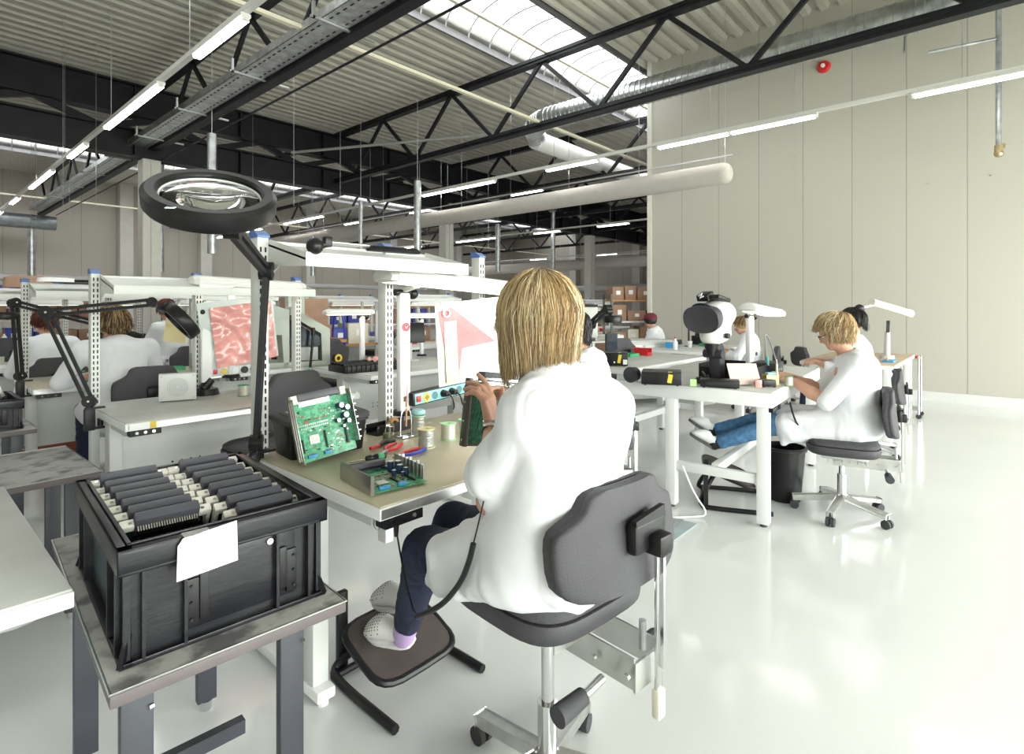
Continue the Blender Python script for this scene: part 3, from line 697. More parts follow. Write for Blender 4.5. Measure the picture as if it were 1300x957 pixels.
def head_sdf(sd, c, fw, sc=1.0):
    f = Vector(fw).normalized(); rt = f.cross(Vector((0, 0, 1))).normalized(); up = rt.cross(f)
    P = lambda x, y, z: Vector(c) + (rt * x + f * y + up * z) * sc
    Q = Matrix((rt, f, up)).transposed()
    sd.ell(P(0, -.012, .022), (.073 * sc, .092 * sc, .088 * sc), .02, Q)
    sd.ell(P(0, .030, -.040), (.056 * sc, .058 * sc, .072 * sc), .03, Q)
    sd.ell(P(0, .070, -.088), (.024 * sc, .018 * sc, .018 * sc), .02, Q)           # chin
    sd.cap(P(0, .084, .006), P(0, .103, -.030), .008 * sc, .011 * sc, .010)           # nose
    sd.cap(P(-.010, .093, -.036), P(.010, .093, -.036), .0085 * sc, None, .006)
    sd.cap(P(-.034, .077, .022), P(.034, .077, .022), .010 * sc, None, .014)          # brow
    sd.cap(P(-.018, .084, -.060), P(.018, .084, -.060), .0065 * sc, None, .005); sd.cap(P(-.014, .083, -.070), P(.014, .083, -.070), .0065 * sc, None, .005)
    for s in (-1, 1):
        sd.ell(P(s * .030, .087, .000), (.014 * sc, .009 * sc, .010 * sc), .008, Q, op='sub')
        sd.ell(P(s * .074, -.004, -.012), (.010 * sc, .019 * sc, .030 * sc), .006, Q)
        sd.ell(P(s * .080, .000, -.010), (.006 * sc, .010 * sc, .017 * sc), .004, Q, op='sub')
    return P, Q
def strands(parent, name, mats, cen, Rx, Ry, Rz, rows, n=900, rad=.0012, seed=1, cen_dir=(0, -.25, 1), nseg=10, wild=.004):
    """hair locks: start round the crown, follow the skull ellipsoid, hang from its widest line to rows(angle)=end height below centre"""
    rnd = random.Random(seed); c = Vector(cen); cd = Vector(cen_dir).normalized(); Q = cd.to_track_quat('Z', 'Y').to_matrix()
    mb = MB()
    for k in range(n):
        a = rnd.random() * 2 * math.pi; drop, flare, skip = rows(a); flare += noise.noise(Vector((a * 4.3, 7, seed))) * .16 + rnd.gauss(0, .035)
        if rnd.random() < skip: continue
        a0 = a + rnd.gauss(0, .12); shell = 1 + rnd.random() * .06; th0 = abs(rnd.gauss(0, .35)) + .02
        cl = noise.noise(Vector((a * 3.1, 0, seed))) * .45 + rnd.gauss(0, .03); dl = 1 + rnd.gauss(0, .10) + .16 * noise.noise(Vector((a * 5, 9, seed))) - .25 * (rnd.random() < .25) * rnd.random()
        pts = []; rr = []
        for j in range(nseg + 1):
            u = j / nseg; th = th0 + (math.pi * .52 - th0) * min(1, u * 1.65)
            aa = a0 + (a - a0 + cl) * min(1, u * 1.3)
            loc = Vector((math.sin(th) * math.cos(aa), math.sin(th) * math.sin(aa), math.cos(th)))
            g = Q @ loc if u < .6 else Q @ loc
            p = Vector((g.x * Rx, g.y * Ry, g.z * Rz)) * shell
            if u > .6:
                v = (u - .6) / .4; p0 = p.copy()
                p = Vector((p0.x * (1 + flare * v), p0.y * (1 + flare * v), p0.z * (1 - v) + (-drop) * v * dl ))
            wv = noise.noise_vector(Vector((k * .37, u * 2.5, seed))) * wild * (1 + u)
            pts.append(c + p + wv); rr.append(rad * (1.15 - .75 * u * u) * (.7 + .6 * ((k * 37) % 10) / 10))
        ci = noise.noise(Vector((a * 7.0, 3.3, seed))) * 2.4 + rnd.gauss(0, 1.0) + (len(mats) - 1) * .40; mb.m(max(0, min(len(mats) - 1, int(round(ci))))).tube(pts, rr, 3)
    return mb.build(name, mats, parent, smooth=180)
def shoe(parent, heel, toe, mats, name='shoe', w_=.045, h=.06, holes=False, up=(0, 0, 1)):
    hl, te = Vector(heel), Vector(toe); d = (te - hl).normalized(); U = Vector(up); U = (U - d * U.dot(d)).normalized(); x = d.cross(U); L = (te - hl).length
    mb = MB(); Q = Matrix((x, d, U)).transposed().to_4x4(); Q.translation = hl
    secs = ((0, .55, .35, 1.05), (.03, .80, .3, 1.1), (.12, .86, .2, 1.1), (.30, .80, .12, 1.0), (.45, .86, .1, 1.25), (.62, 1.05, .1, 1.12), (.80, 1.08, .12, .85), (.92, .85, .15, .62), (.98, .5, .2, .42), (1, .25, .25, .35))
    rings = []
    for f, ws, z0, z1 in secs:
        q = []
        for i in range(16):
            a = 2 * math.pi * i / 16; cx = math.cos(a); sz = math.sin(a)
            z = (z0 + z1) / 2 * h + (z1 - z0) / 2 * h * math.copysign(abs(sz) ** .75, sz); xx = w_ * ws * math.copysign(abs(cx) ** .8, cx) * (1 if sz < .2 else .86)
            q.append(mb.bm.verts.new(Q @ Vector((xx, f * L, z))))
        rings.append(q)
    for A, B in zip(rings[:-1], rings[1:]):
        for i in range(16): mb.bm.faces.new((A[i], A[(i + 1) % 16], B[(i + 1) % 16], B[i]))
    mb.bm.faces.new(rings[0]); mb.bm.faces.new(rings[-1])
    o = mb.build(name, mats[0], parent, smooth=60)
    s = MB(); out = []
    for i in range(24):
        a = 2 * math.pi * i / 24; yy = .5 - .5 * math.cos(a); ww = w_ * (1.0 if yy > .55 else .84) * abs(math.sin(a)) ** .55 * math.copysign(1, math.sin(a)); out.append((ww * 1.06, yy * L * 1.03 - .004))
    s.prism(out, .017, Q @ Matrix.Translation((0, 0, -.004)), bev=.003); s.build('sole', mats[1], o)
    if holes:
        s = MB()
        def surf(f, a):
            for A, B in zip(secs[:-1], secs[1:]):
                if A[0] <= f <= B[0]:
                    u = (f - A[0]) / (B[0] - A[0]); ws, z0, z1 = (A[i] * (1 - u) + B[i] * u for i in (1, 2, 3)); break
            cx, sz = math.cos(a), math.sin(a)
            return Q @ Vector((w_ * ws * math.copysign(abs(cx) ** .8, cx) * (1 if sz < .2 else .86), f * L, (z0 + z1) / 2 * h + (z1 - z0) / 2 * h * math.copysign(abs(sz) ** .75, sz)))
        for i in range(7):
            for j in range(11):
                if j in (0, 10) and i % 2: continue
                s.sph(surf(.50 + .065 * i, R(8 + 16.4 * j)), .0021, (1, 1, 1), 6)
        s.build('ventilation_holes', slot, o)['kind'] = 'stuff'
    return o
def seated(label, loc, rz, sh=.50, J=None, vox=.010, coat_c=coatm, trousers=navy, sleeve=.55, amp=.006, hairf=None, shoes=None, lo=(-.5, -.35, 0), hi=(.5, 1.05, 1.6), legs=True, hands=None, grip=None, seed=0, look=(0, 1, -.45), belly=1.0, skirt=True, hs=1.0, socks=None, collar=True, coat_extra=None, kl=.035):
    t = empty('person', loc, label, 'person', rz)
    j = dict(pel=(0, 0, sh + .10), che=(0, .05, sh + .42), nek=(0, .07, sh + .58), hed=(0, .13, sh + .74), shl=(-.165, .05, sh + .52), shr=(.165, .05, sh + .52), ell=(-.23, .17, sh + .27), elr=(.23, .17, sh + .27), wrl=(-.09, .38, sh + .34), wrr=(.09, .38, sh + .34),
             hil=(-.09, .04, sh + .09), hir=(.09, .04, sh + .09), knl=(-.10, .44, sh + .07), knr=(.10, .44, sh + .07), anl=(-.10, .50, .11), anr=(.10, .50, .11), tol=(-.11, .66, .05), tor=(.11, .66, .05))
    if J: j.update(J)
    j = {k: Vector(v) for k, v in j.items()}
    b = SDF(lo, hi, vox)
    b.cap(j['pel'], j['che'], .12, .125, .05).cap(j['che'], j['nek'] - V3(0, 0, .03), .11, .06, .05)
    b.cap(j['shl'], j['shr'], .05, None, .05).cap(j['nek'] - V3(0, 0, .03), j['hed'] - Vector(look).normalized() * .02 - V3(0, 0, .03), .052, .048, .03)
    P, Q = head_sdf(b, j['hed'], look, hs)
    for s, sg in (('l', -1), ('r', 1)):
        b.cap(j['sh' + s], j['el' + s], .048, .038, .03).cap(j['el' + s], j['el' + s].lerp(j['wr' + s], .35), .037, .040, .02).cap(j['el' + s].lerp(j['wr' + s], .35), j['wr' + s], .040, .025, .02)
        H = (hands or {}).get(s) or dict(d=(-sg * .35, 1, -.1), n=(-sg * .6, 0, -1), side=-sg if s == 'l' else -sg)
        hand(b, j['wr' + s], H['d'], H['n'], H.get('side', 1), H.get('curl', (.5, .55, .6, .65)), thumb=H.get('thumb'), sc=H.get('sc', 1.0))
        if legs: b.cap(j['hi' + s], j['kn' + s], .075, .05, .04).cap(j['kn' + s], j['an' + s], .05, .035, .03).cap(j['an' + s], j['to' + s], .034, .022, .02)
    b.mesh('body', skin, t, relax=1)
    # eyes
    for s in (-1, 1):
        MB().sph(P(s * .030, .074, .000), .012, n=12).m(1).sph(P(s * .030, .0835, -.001), .0045, n=8).build('eye', [mat('eye_white', (.8, .78, .75), .3, var=.02), mat('eye_iris', (.05, .08, .1), .3, var=.1)], t)
    if legs:
        l = SDF(lo, hi, vox)
        for s in 'lr': l.cap(j['pel'], j['hi' + s], .12, .10, .04).cap(j['hi' + s], j['kn' + s], .092, .068, .03).cap(j['kn' + s], j['an' + s] + (j['kn' + s] - j['an' + s]).normalized() * (.045 if vox > .006 else .10), .066, .050, .03)
        l.mesh('trousers', trousers, t, folds(.005, 14, (1, 1, 1), seed + 3))
    c = SDF(lo, hi, vox)
    pel, che, nek = j['pel'], j['che'], j['nek']; mid = pel.lerp(che, .5)
    c.ell(pel + V3(0, .0, -.0), (.185 * belly, .150 * belly, .13), .05).ell(mid, (.165 * belly, .145 * belly, .19), .07).ell(che + V3(0, -.01, 0), (.178, .128, .17), .06)
    c.cap(j['shl'] + V3(.02, 0, 0), j['shr'] - V3(.02, 0, 0), .062, None, .05).cap(che + V3(0, -.01, .06), nek - V3(0, .01, .02), .10, .066, .06)
    for s, sg in (('l', -1), ('r', 1)):
        e, w_ = j['el' + s], j['wr' + s]; end = e.lerp(w_, max(0, sleeve))
        c.cap(j['sh' + s], e if sleeve >= 0 else j['sh' + s].lerp(e, 1 + sleeve), .068, .060, kl)
        if sleeve > 0: c.cap(e, end, .060, .056, .02)
        if legs and skirt:
            kn = j['hi' + s].lerp(j['kn' + s], .86); c.cap(j['hi' + s] + V3(0, 0, .0), kn, .112, .088, .06)
            c.cap(pel + V3(sg * .07, .02, -.02), kn + V3(-sg * .04, -.04, -.02), .10, .080, .06)
    for s_ in ('shl', 'shr'): c.cap(nek - V3(0, .01, .05), j[s_] - V3(0, 0, .005), .062, .062, .05)
    if coat_extra: coat_extra(c, j)
    for s in 'lr':          # open the cuff so that the forearm comes out of it
        e, w_ = j['el' + s], j['wr' + s]
        if sleeve > 0:
            dr = (w_ - e).normalized(); end = e.lerp(w_, sleeve); c.cap(end + dr * .010, end + dr * .10, .05, .05, .004, 'sub'); c.cap(end - dr * .01, end + dr * .06, .044, .048, .004, 'sub')
    c.cap(nek + (j['hed'] - nek) * .3, j['hed'], .058, .07, .008, 'sub')
    co = c.mesh('lab_coat', coat_c, t, folds(amp, 7, (1, 1, .5), seed), relax=2)
    if collar:
        m = MB(); pts = []
        for i in range(15):
            a = R(-140 + 280 * i / 14) - math.pi / 2; pts.append(nek + V3(math.cos(a) * .074, math.sin(a) * .068, -.005 - .03 * max(0, math.sin(a))))
        rows = []
        for p in pts:
            dirv = (p - nek); dirv.z = 0; dirv.normalize()
            rows.append([p + V3(0, 0, .018) - dirv * .008, p + V3(0, 0, .022) + dirv * .003, p + dirv * .020 - V3(0, 0, .018), p + dirv * .012 - V3(0, 0, .018)])
        vs = [[m.bm.verts.new(q) for q in r] for r in rows]
        for A, B in zip(vs[:-1], vs[1:]):
            for i in range(4): m.bm.faces.new((A[i], A[(i + 1) % 4], B[(i + 1) % 4], B[i]))
        m.bm.faces.new(vs[0]); m.bm.faces.new(vs[-1])
        m.build('collar', coat_c, co, smooth=50)
    if legs:
        for s in 'lr':
            a, to = j['an' + s], j['to' + s]; d = to - a; dh = d.copy(); up = (j['kn' + s] - a).normalized()
            if socks: MB().cyl(a + up * .09, a - up * .02, .043, .041, 16).sph(a - up * .01, .042, n=14).build('sock', socks, t)
            f = d.normalized(); heel = a - f * .055 - up * .055; toe = to + f * .045 - (up - f * up.dot(f)).normalized() * .012
            shoe(t, heel, toe, shoes or (white, white), holes=(vox < .006), up=up, w_=.046, h=.075)
    if hairf: hairf(t, j, P)
    return t, j, P
blonde = [mat('hair_light_blonde', (.66, .50, .28), .45, var=.1), mat('hair_golden', (.46, .31, .14), .45, var=.1), mat('hair_dark_blonde', (.25, .155, .075), .5, var=.1), mat('hair_pale_streak', (.80, .68, .46), .4, var=.05)]
brown = [mat('hair_brown_base', (.13, .065, .03), .5, var=.1), mat('hair_tan_streak', (.40, .27, .12), .5, var=.1), mat('hair_dark_brown', (.045, .022, .012), .5, var=.1)]
redh = [mat('hair_auburn', (.16, .035, .015), .5, var=.1), mat('hair_auburn_dark', (.06, .014, .008), .5, var=.1)]
blackh = [mat('hair_black', (.012, .010, .010), .45, var=.1), mat('hair_black_sheen', (.03, .026, .026), .35, var=.1)]
def hair_cap(t, P, c, r, m_, cut=None, vox=.008, seed=0, amp=.006, extra=None):
    c = Vector(c); m = max(r) + .08
    s = SDF(c - V3(m, m, m), c + V3(m, m, m), vox); s.ell(c, r, .01)
    if extra: extra(s)
    if cut: cut(s)
    return s.mesh('hair', m_, t, folds(amp, 30, (1, 1, .25), seed))
# ------------------------------------------------------------------ main bench, its superstructure and what stands on it
bench(.96, 1.36, 1.36, .90, .79, 'workbench with beige mat where the blonde worker sits', top=beige, posts=(.035, .64, 1.27), post_h=.86, shelf_w=.9)
bench(.80, 3.28, 1.35, .82, .79, 'empty grey-topped workbench behind the crate, fan box standing on it', top=lgrey, posts=(.035, .60, 1.30), post_h=.78, panel=True)
bench(.70, 5.12, 1.35, .84, .79, 'workbench where the short-haired worker in white sits', top=beige, posts=(.06, .62, 1.30), post_h=.78, panel=True)
bench(.62, 7.0, 1.5, .84, .79, 'workbench where the auburn-haired worker at left sits', top=lgrey, posts=(.06, .72, 1.42), post_h=.78, panel=True)
# crate table, dirty grey table, pale table at the left edge
dirty = mat('worn_grey_laminate', (.33, .33, .31), .42, col2=(.10, .10, .10), vscale=13, thr=(.50, .66), bump=.04, bscale=30)
edgebr = mat('grey_brown_edge', (.13, .11, .11), .5, var=.1)
darkleg = mat('dark_grey_painted_steel', (.045, .048, .06), .45, var=.1)
def trolley(x, y, w_, d, z, rz, label, th=.028):
    t = empty('side_table', (x, y, 0), label, 'table', rz)
    MB().b2(.003, w_ - .003, .003, d - .003, z - .004, z, .001).build('tabletop', dirty, t)
    MB().b2(0, w_, 0, d, z - th, z - .004, .002).build('edge_band', edgebr, t)
    MB().tube([(.0, .0, z - .001), (w_, .0, z - .001), (w_, d, z - .001), (0, d, z - .001)], .0025, 6, closed=True).build('edge_trim', alu, t)
    for lx in (.07, w_ - .07):
        for ly in (.16, d - .1): MB().b2(lx - .03, lx + .03, ly - .015, ly + .015, .03, z - th, .003).m(1).cyl((lx + .028, ly - .016, z - .14), (lx + .02, ly - .018, z - .14), .006, None, 8).cyl((lx, ly, 0), (lx, ly, .03), .02, None, 10).build('leg', [darkleg, chrome], t)
    MB().b2(.07, w_ - .07, d * .5, d * .5 + .03, .12, .16).build('lower_rail', darkleg, t)
    return t
trolley(.275, 1.225, .47, .95, .665, R(-4), 'low worn grey table carrying the big black crate of circuit boards')
trolley(-.85, 2.90, 1.48, .66, .665, R(1), 'low worn grey table with scuffed top behind the crate, left')
t = empty('side_table', (-1.275, 1.45, 0), 'pale grey table with white edge at the left edge of the frame', 'table')
MB().b2(.004, 1.536, .004, .996, .784, .79, .001).build('tabletop', lgrey, t); MB().b2(0, 1.54, 0, 1.0, .75, .784, .003).build('edge_band', trimw, t)
for lx in (.3, 1.22): MB().b2(lx - .03, lx + .03, .45, .53, .06, .75, .004).build('leg', greypost, t); MB().b2(lx - .035, lx + .035, .1, .9, 0, .06, .008).build('foot', trimw, t)
MB().tube([(1.36, .04, .74), (1.50, .03, .735), (1.53, .2, .735)], .006, 6, smooth=2).build('under_cable', mat('grey_cable', (.25, .26, .27), .5, var=.2), t)
# --- the crate
def crate(loc, rz, label, L=.60, Wd=.40, H=.235, mats=None, note=True):
    t = empty('storage_crate', loc, label, 'crate', rz); cm = mats or cratem
    m = MB()      # tapered walls: near corner at origin, X width, Y length
    th = .006; ins = .022
    def wall(a, b, inward):
        a = Vector(a); b = Vector(b); d = (b - a).normalized(); n = Vector(inward)
        V = []
        for z, off in ((.0, ins), (H, ins - .004)):
            for k in (0, 1): V.append((a + d * (off) + n * (off + th * k) + V3(0, 0, z), b - d * (off) + n * (off + th * k) + V3(0, 0, z)))
        q = [m.bm.verts.new(p) for pr in V for p in pr]
        for f in ((0, 1, 5, 4), (3, 2, 6, 7), (4, 5, 7, 6), (0, 2, 3, 1), (0, 4, 6, 2), (1, 3, 7, 5)): m.bm.faces.new([q[i] for i in f])
    wall((0, 0, 0), (Wd, 0, 0), (0, 1, 0)); wall((Wd, 0, 0), (Wd, L, 0), (-1, 0, 0)); wall((Wd, L, 0), (0, L, 0), (0, -1, 0)); wall((0, L, 0), (0, 0, 0), (1, 0, 0))
    m.b2(ins, Wd - ins, ins, L - ins, .0, .012)
    r = MB()      # double rim
    def frame(z0, z1, o, w_, bev=.003):
        r.b2(o, Wd - o, o, o + w_, z0, z1, bev).b2(o, Wd - o, L - o - w_, L - o, z0, z1, bev).b2(o, o + w_, o, L - o, z0, z1, bev).b2(Wd - o - w_, Wd - o, o, L - o, z0, z1, bev)
    frame(H - .006, H, 0, .028, .002); frame(H - .048, H, 0, .006, .002); frame(H - .052, H - .044, 0, .024, .002); frame(0, .010, .004, .024, .002); frame(H, H + .004, .020, .008, .001)
    r.build('rim', cm, t, smooth=30)
    r = m      # corner and side ribs, moulded in one with the body
    for x in (.045, .12, Wd - .12, Wd - .045):
        for y, s in ((0, 1), (L, -1)): r.b2(x - .003, x + .003, y + s * .003, y + s * .026, .008, H - .045)
    for y in (.05, .14, L - .14, L - .05):
        for x, s in ((0, 1), (Wd, -1)): r.b2(x + s * .003, x + s * .026, y - .003, y + .003, .008, H - .045)
    for x in (0, Wd):
        for y in (0, L):
            sx = 1 if x == 0 else -1; sy = 1 if y == 0 else -1
            r.bar((x + sx * .022, y + sy * .022, .06), (x + sx * .006, y + sy * .006, .002), .010, .010).b2(x + sx * .004, x + sx * .03, y + sy * .004, y + sy * .03, 0, .006)
            r.b2(x + sx * .012, x + sx * .024, y + sy * .012, y + sy * .024, .0, H - .045)
    r.build('body', cm, t, smooth=30)
    p = MB().b2(.125, Wd - .075, .016, .021, .028, H - .055, .002); p.build('front_panel', cm, t)
    for x, s in ((.135, 1), (Wd - .085, -1)):
        h = MB().b2(x - .012, x + .012, .010, .018, .035, .135, .002).b2(x + s * .012, x + s * .030, .007, .015, .045 if s > 0 else .05, .145, .002).m(1)
        for z in (.05, .085, .12): h.cyl((x - s * .004, .009, z), (x - s * .004, .005, z), .0035, None, 8)
        h.build('label_holder', [black, steelb], t)
    MB().cyl((Wd - .135, .017, H - .068), (Wd - .135, .010, H - .068), .007, None, 12).build('rivet', chrome, t)
    return t
CR = crate((.300, 1.285, .666), R(-4.5), 'large black scuffed plastic crate full of edge-connector boards, with a white note', Wd=.43, L=.62)
# handwritten note taped to the rim
t = empty('paper_note', (.292, 1.280, .662), 'blank white paper note taped over the crate rim', 'note', R(-5))
m = MB(); V = [(.118, -.006, .238), (.222, -.006, .248), (.221, -.016, .165), (.105, -.012, .155), (.108, -.008, .225)]
m.bm.faces.new([m.bm.verts.new(v) for v in V]); r_ = bmesh.ops.extrude_face_region(m.bm, geom=m.bm.faces[:]); bmesh.ops.translate(m.bm, verts=[v for v in r_['geom'] if isinstance(v, bmesh.types.BMVert)], vec=(0, .0012, 0)); m.build('sheet', paper, t)
MB().box(.145, .004, .2405, .05, .03, .0012).build('tape', mat('clear_tape', (.75, .75, .72), .2, alpha=.5, var=.02), t)
# connector boards standing in the crate, two files of modules
conn = mat('grey_black_connector', (.085, .085, .102), .45, var=.15)
def module():
    t = empty('circuit_board_module', (0, 0, 0), 'x', 'circuit board')
    MB().b2(-.075, .075, -.001, .001, -.16, -.01).build('board', pcbd, t)
    MB().b2(-.066, .066, -.012, .014, -.016, .022, .003).m(1).b2(-.068, .068, -.022, .016, -.022, -.015).build('connector', [conn, black], t)
    p = MB()
    for i in range(24): p.tube([(-.060 + .0052 * i, -.010, .002), (-.060 + .0052 * i, -.022, -.002), (-.060 + .0052 * i, -.027, -.024)], .0015, 4)
    p.build('contact_pins', chrome, t)
    for s in (-1, 1): MB().b2(s * .066, s * .094, -.010, .012, -.014, .004, .002).b2(s * .084, s * .092, -.012, .014, -.06, -.008, .002).m(1).cyl((s * .074, -.002, .004), (s * .074, -.002, .007), .004, None, 8).build('end_bracket', [mat('ivory_bracket', (.82, .80, .72), .45, var=.05), chrome], t)
    return t
mo = module(); first = True; k = 0
Mc = Matrix.Translation((.310, 1.285, .666)) @ Matrix.Rotation(R(-4.5), 4, 'Z')
for col_, x in ((0, .115), (1, .305)):
    n_ = 7 if col_ == 0 else 8
    for i in range(n_):
        y = .560 - i * (.058 if col_ == 0 else .062)
        p = Mc @ Vector((x + (i - 4) * .003 * (1 if col_ else 1) , y, .225 - .002 * i + (.006 if i == 0 else 0)))
        lab = 'grey edge-connector module in the crate, %s from the back of its %s row' % (ORD[i], ('left', 'right')[col_])
        rx = R(20 + 2 * i)
        if first: o_ = mo; first = False; o_.location = p; o_['label'] = lab; o_['group'] = 'connector modules standing in the crate'
        else: o_ = dup(mo, p, 0, lab, 'connector modules standing in the crate')
        o_.rotation_euler = (rx, 0, R(-5) + R((i * 7) % 3 - 1))
        if i in (0, 1, 2) :
            for ch in kids(o_):
                if ch.name.startswith('contact_pins'): ch.hide_render = False
# flat ribbed plate lying in front of the left row
t = empty('ribbed_heat_sink', Mc @ Vector((.135, .085, .205)), 'flat black finely ribbed plate lying in the crate front', 'heat sink', R(-5))
m = MB().b2(-.085, .085, -.045, .045, -.012, 0, .002)
for i in range(40): m.b2(-.082 + .0042 * i, -.0805 + .0042 * i, -.044, .044, 0, .003)
m.build('plate', conn, t); t.rotation_euler = (R(-16), 0, R(-5))
# --- black tote with grey lid behind the standing board
t = empty('storage_box', (1.005, 2.01, .79), 'black lidded storage box behind the standing green circuit board', 'box', R(-7))
m = MB(); ring_loft(m, [(0, .150, .10, .17, .11, 0), (.12, .161, .115, .17, .11, 0), (.122, .168, .122, .17, .11, 0), (.134, .168, .122, .17, .11, 0)], 48, .22); m.build('body', black, t)
m = MB(); ring_loft(m, [(.134, .172, .126, .17, .11, 0), (.15, .172, .126, .17, .11, 0), (.155, .166, .12, .17, .11, 0)], 48, .22); m.b2(.03, .29, .02, .18, .154, .158, .001); m.build('lid', rubber, t)
m = MB().b2(.05, .27, .03, .17, .158, .160).build('lid_label', mat('grey_paper_label', (.42, .42, .40), .6, var=.06), t)
# --- circuit board units in metal frames
def board_unit(name, loc, rz, label, w_=.20, d=.235, h=.055, rx=0, seed=1, ry=0):
    rnd = random.Random(seed)
    t = empty(name, loc, label, 'circuit board', rz); t.rotation_euler = (rx, ry, rz)
    MB().b2(0, w_, 0, d, .006, .008).build('board', pcb, t)
    f = MB().b2(-.002, 0, 0, d, 0, h, .0005).b2(-.002, .010, -.0005, .0005, 0, h).b2(-.001, .003, .02, .06, -.001, .003)
    for z in (.35, .7): f.b2(-.0028, -.002, .01, d - .01, h * z, h * z + .001)
    f.build('side_plate', mat('satin_nickel_plate', (.50, .49, .45), .3, .9, var=.1), t)
    MB().b2(w_, w_ + .0015, .03, d, 0, h * .85).build('side_plate', MATS['satin_nickel_plate'], t)
    hs = MB()
    for i in range(7): hs.b2(w_ - .002, w_ + .008, .04 + i * .026, .044 + i * .026, .0, h * (.9 + .1 * (i % 2)))
    hs.build('heat_sink', alu, t)
    c = MB().b2(.03, w_ - .04, d - .012, d + .014, .004, h * .62, .002).m(1).b2(.03, w_ - .04, d - .016, d - .012, .01, h * .35)
    c.m(2)
    for i in range(26): c.b2(.034 + i * .0048, .0365 + i * .0048, d - .034, d - .014, .0085, .020)
    c.build('edge_connector', [conn, black, chrome], t)
    for x in (.006, w_ - .032): MB().b2(x, x + .026, d - .02, d + .012, .004, .026, .002).build('end_bracket', mat('ivory_bracket', (.70, .67, .58), .45, var=.05), t)
    for (x, y, r, hh) in ((w_ - .045, d - .06, .011, .036), (w_ - .022, d - .072, .011, .036), (w_ - .03, d - .10, .0115, .03), (w_ - .06, d - .115, .008, .02), (w_ - .04, d - .140, .006, .016), (w_ - .02, d - .125, .009, .024)):
        MB().cyl((x, y, .008), (x, y, .008 + hh), r).m(1).cyl((x, y, .008 + hh), (x, y, .0085 + hh), r * .9).build('capacitor', [mat('capacitor_dark_sleeve', (.02, .04, .10), .35, var=.1), mat('capacitor_top', (.75, .76, .76), .3, .6, var=.05)], t)
    MB().b2(.055, .091, .06, .096, .008, .0115, .001).m(1).b2(.058, .088, .063, .093, .0115, .0125).build('processor_chip', [alu, mat('chip_white_label', (.72, .71, .66), .5, var=.03)], t)
    for x0, x1 in ((.035, .07), (.10, .13)): MB().b2(x0, x1, .012, .024, .008, .018, .001).build('blue_trimmer', lblue, t)
    for q_ in ((.115, .120, .035, min(.10, d), .008, .014), (.023, .028, .035, min(.085, d), .008, .014), (w_ - .035, w_ - .028, .03, min(.11, d), .008, .016)): MB().b2(*q_).build('pin_header', black, t)
    s = MB()
    for i in range(150):
        x = .012 + rnd.random() * (w_ - .03); y = .012 + rnd.random() * (d - .06)
        if .05 < x < .095 and .055 < y < .10: continue
        s.m(rnd.randrange(4)); a, b = rnd.choice(((.003, .002), (.005, .003), (.002, .004), (.009, .005)))
        s.b2(x, x + a, y, y + b, .008, .009 + rnd.random() * .002)
    s.m(3)
    for i in range(16): s.b2(.05 + i * .0055, .053 + i * .0055, .150, .153, .008, .0105)
    s.m(2)
    for i in range(14):
        for j in range(2): s.b2(.03 + i * .008, .034 + i * .008, .120 + j * .012, .126 + j * .012, .008, .010)
    s.build('small_components', [mat('ic_black', (.03, .03, .03), .5, var=.1), mat('component_tan', (.35, .25, .12), .5, var=.1), mat('component_silver', (.6, .6, .6), .3, .6, var=.1), mat('component_red', (.55, .10, .06), .5, var=.1)], t)['kind'] = 'stuff'
    return t
board_unit('circuit_board_unit', (1.008, 1.93, .795), R(-2), 'green circuit board unit standing upright, leaning on the black storage box', w_=.235, d=.238, rx=R(76), seed=3, ry=R(-5))
board_unit('circuit_board_unit', (.995, 1.455, .792), R(-9), 'circuit board unit lying flat in its metal frame at the bench front', w_=.20, d=.235, h=.062, seed=5)
# tools between the boards and the solder reels
def pliers(loc, rz, label, m_a, m_b):
    t = empty('pliers', loc, label, 'pliers', rz)
    MB().cyl((0, 0, .008), (0, 0, .016), .009, None, 14).b2(-.006, .006, 0, .045, .008, .016, .002).build('jaw', galv, t)
    MB().tube([(-.004, 0, .012), (-.022, -.03, .012), (-.022, -.07, .012), (-.012, -.115, .012)], [.006, .007, .008, .008, .008, .007, .006, .005][:4], 8).build('handle', m_a, t)
    MB().tube([(.004, 0, .012), (.022, -.03, .012), (.022, -.07, .012), (.012, -.115, .012)], [.006, .007, .008, .006], 8).build('handle', m_b, t)
pliers((1.33, 1.84, .79), R(118), 'red-handled side cutters lying at the back of the tool heap', red, red)
pliers((1.33, 1.74, .79), R(96), 'pliers with one blue and one red grip, foremost tool', blue, red)
t = empty('screwdriver', (1.17, 1.80, .79), 'green and black screwdriver lying in front of the pliers', 'screwdriver', R(-14))
MB().cyl((-.06, 0, .012), (.03, 0, .012), .0025).build('blade', chrome, t)
m = MB(); m.lathe([(.004, 0), (.010, .004), (.013, .02), (.009, .03), (.014, .045), (.013, .075), (.008, .082), (.001, .084)], 12, (.03, 0, .014), Matrix.Rotation(R(90), 3, 'Y')); m.build('handle', black, t)
m = MB(); m.lathe([(.0145, .0), (.0155, .012), (.0145, .024)], 8, (.078, 0, .014), Matrix.Rotation(R(90), 3, 'Y')); m.build('grip', green, t)
t = empty('wire_stripper', (1.36, 1.93, .79), 'black tool with red tip lying beside the storage box', 'hand tool', R(20)); MB().tube([(0, 0, .01), (.05, .01, .014), (.1, -.01, .01)], [.008, .012, .007], 8).build('handle', black, t); MB().tube([(-.05, .01, .01), (0, 0, .01)], .007, 8).build('tip', red, t)
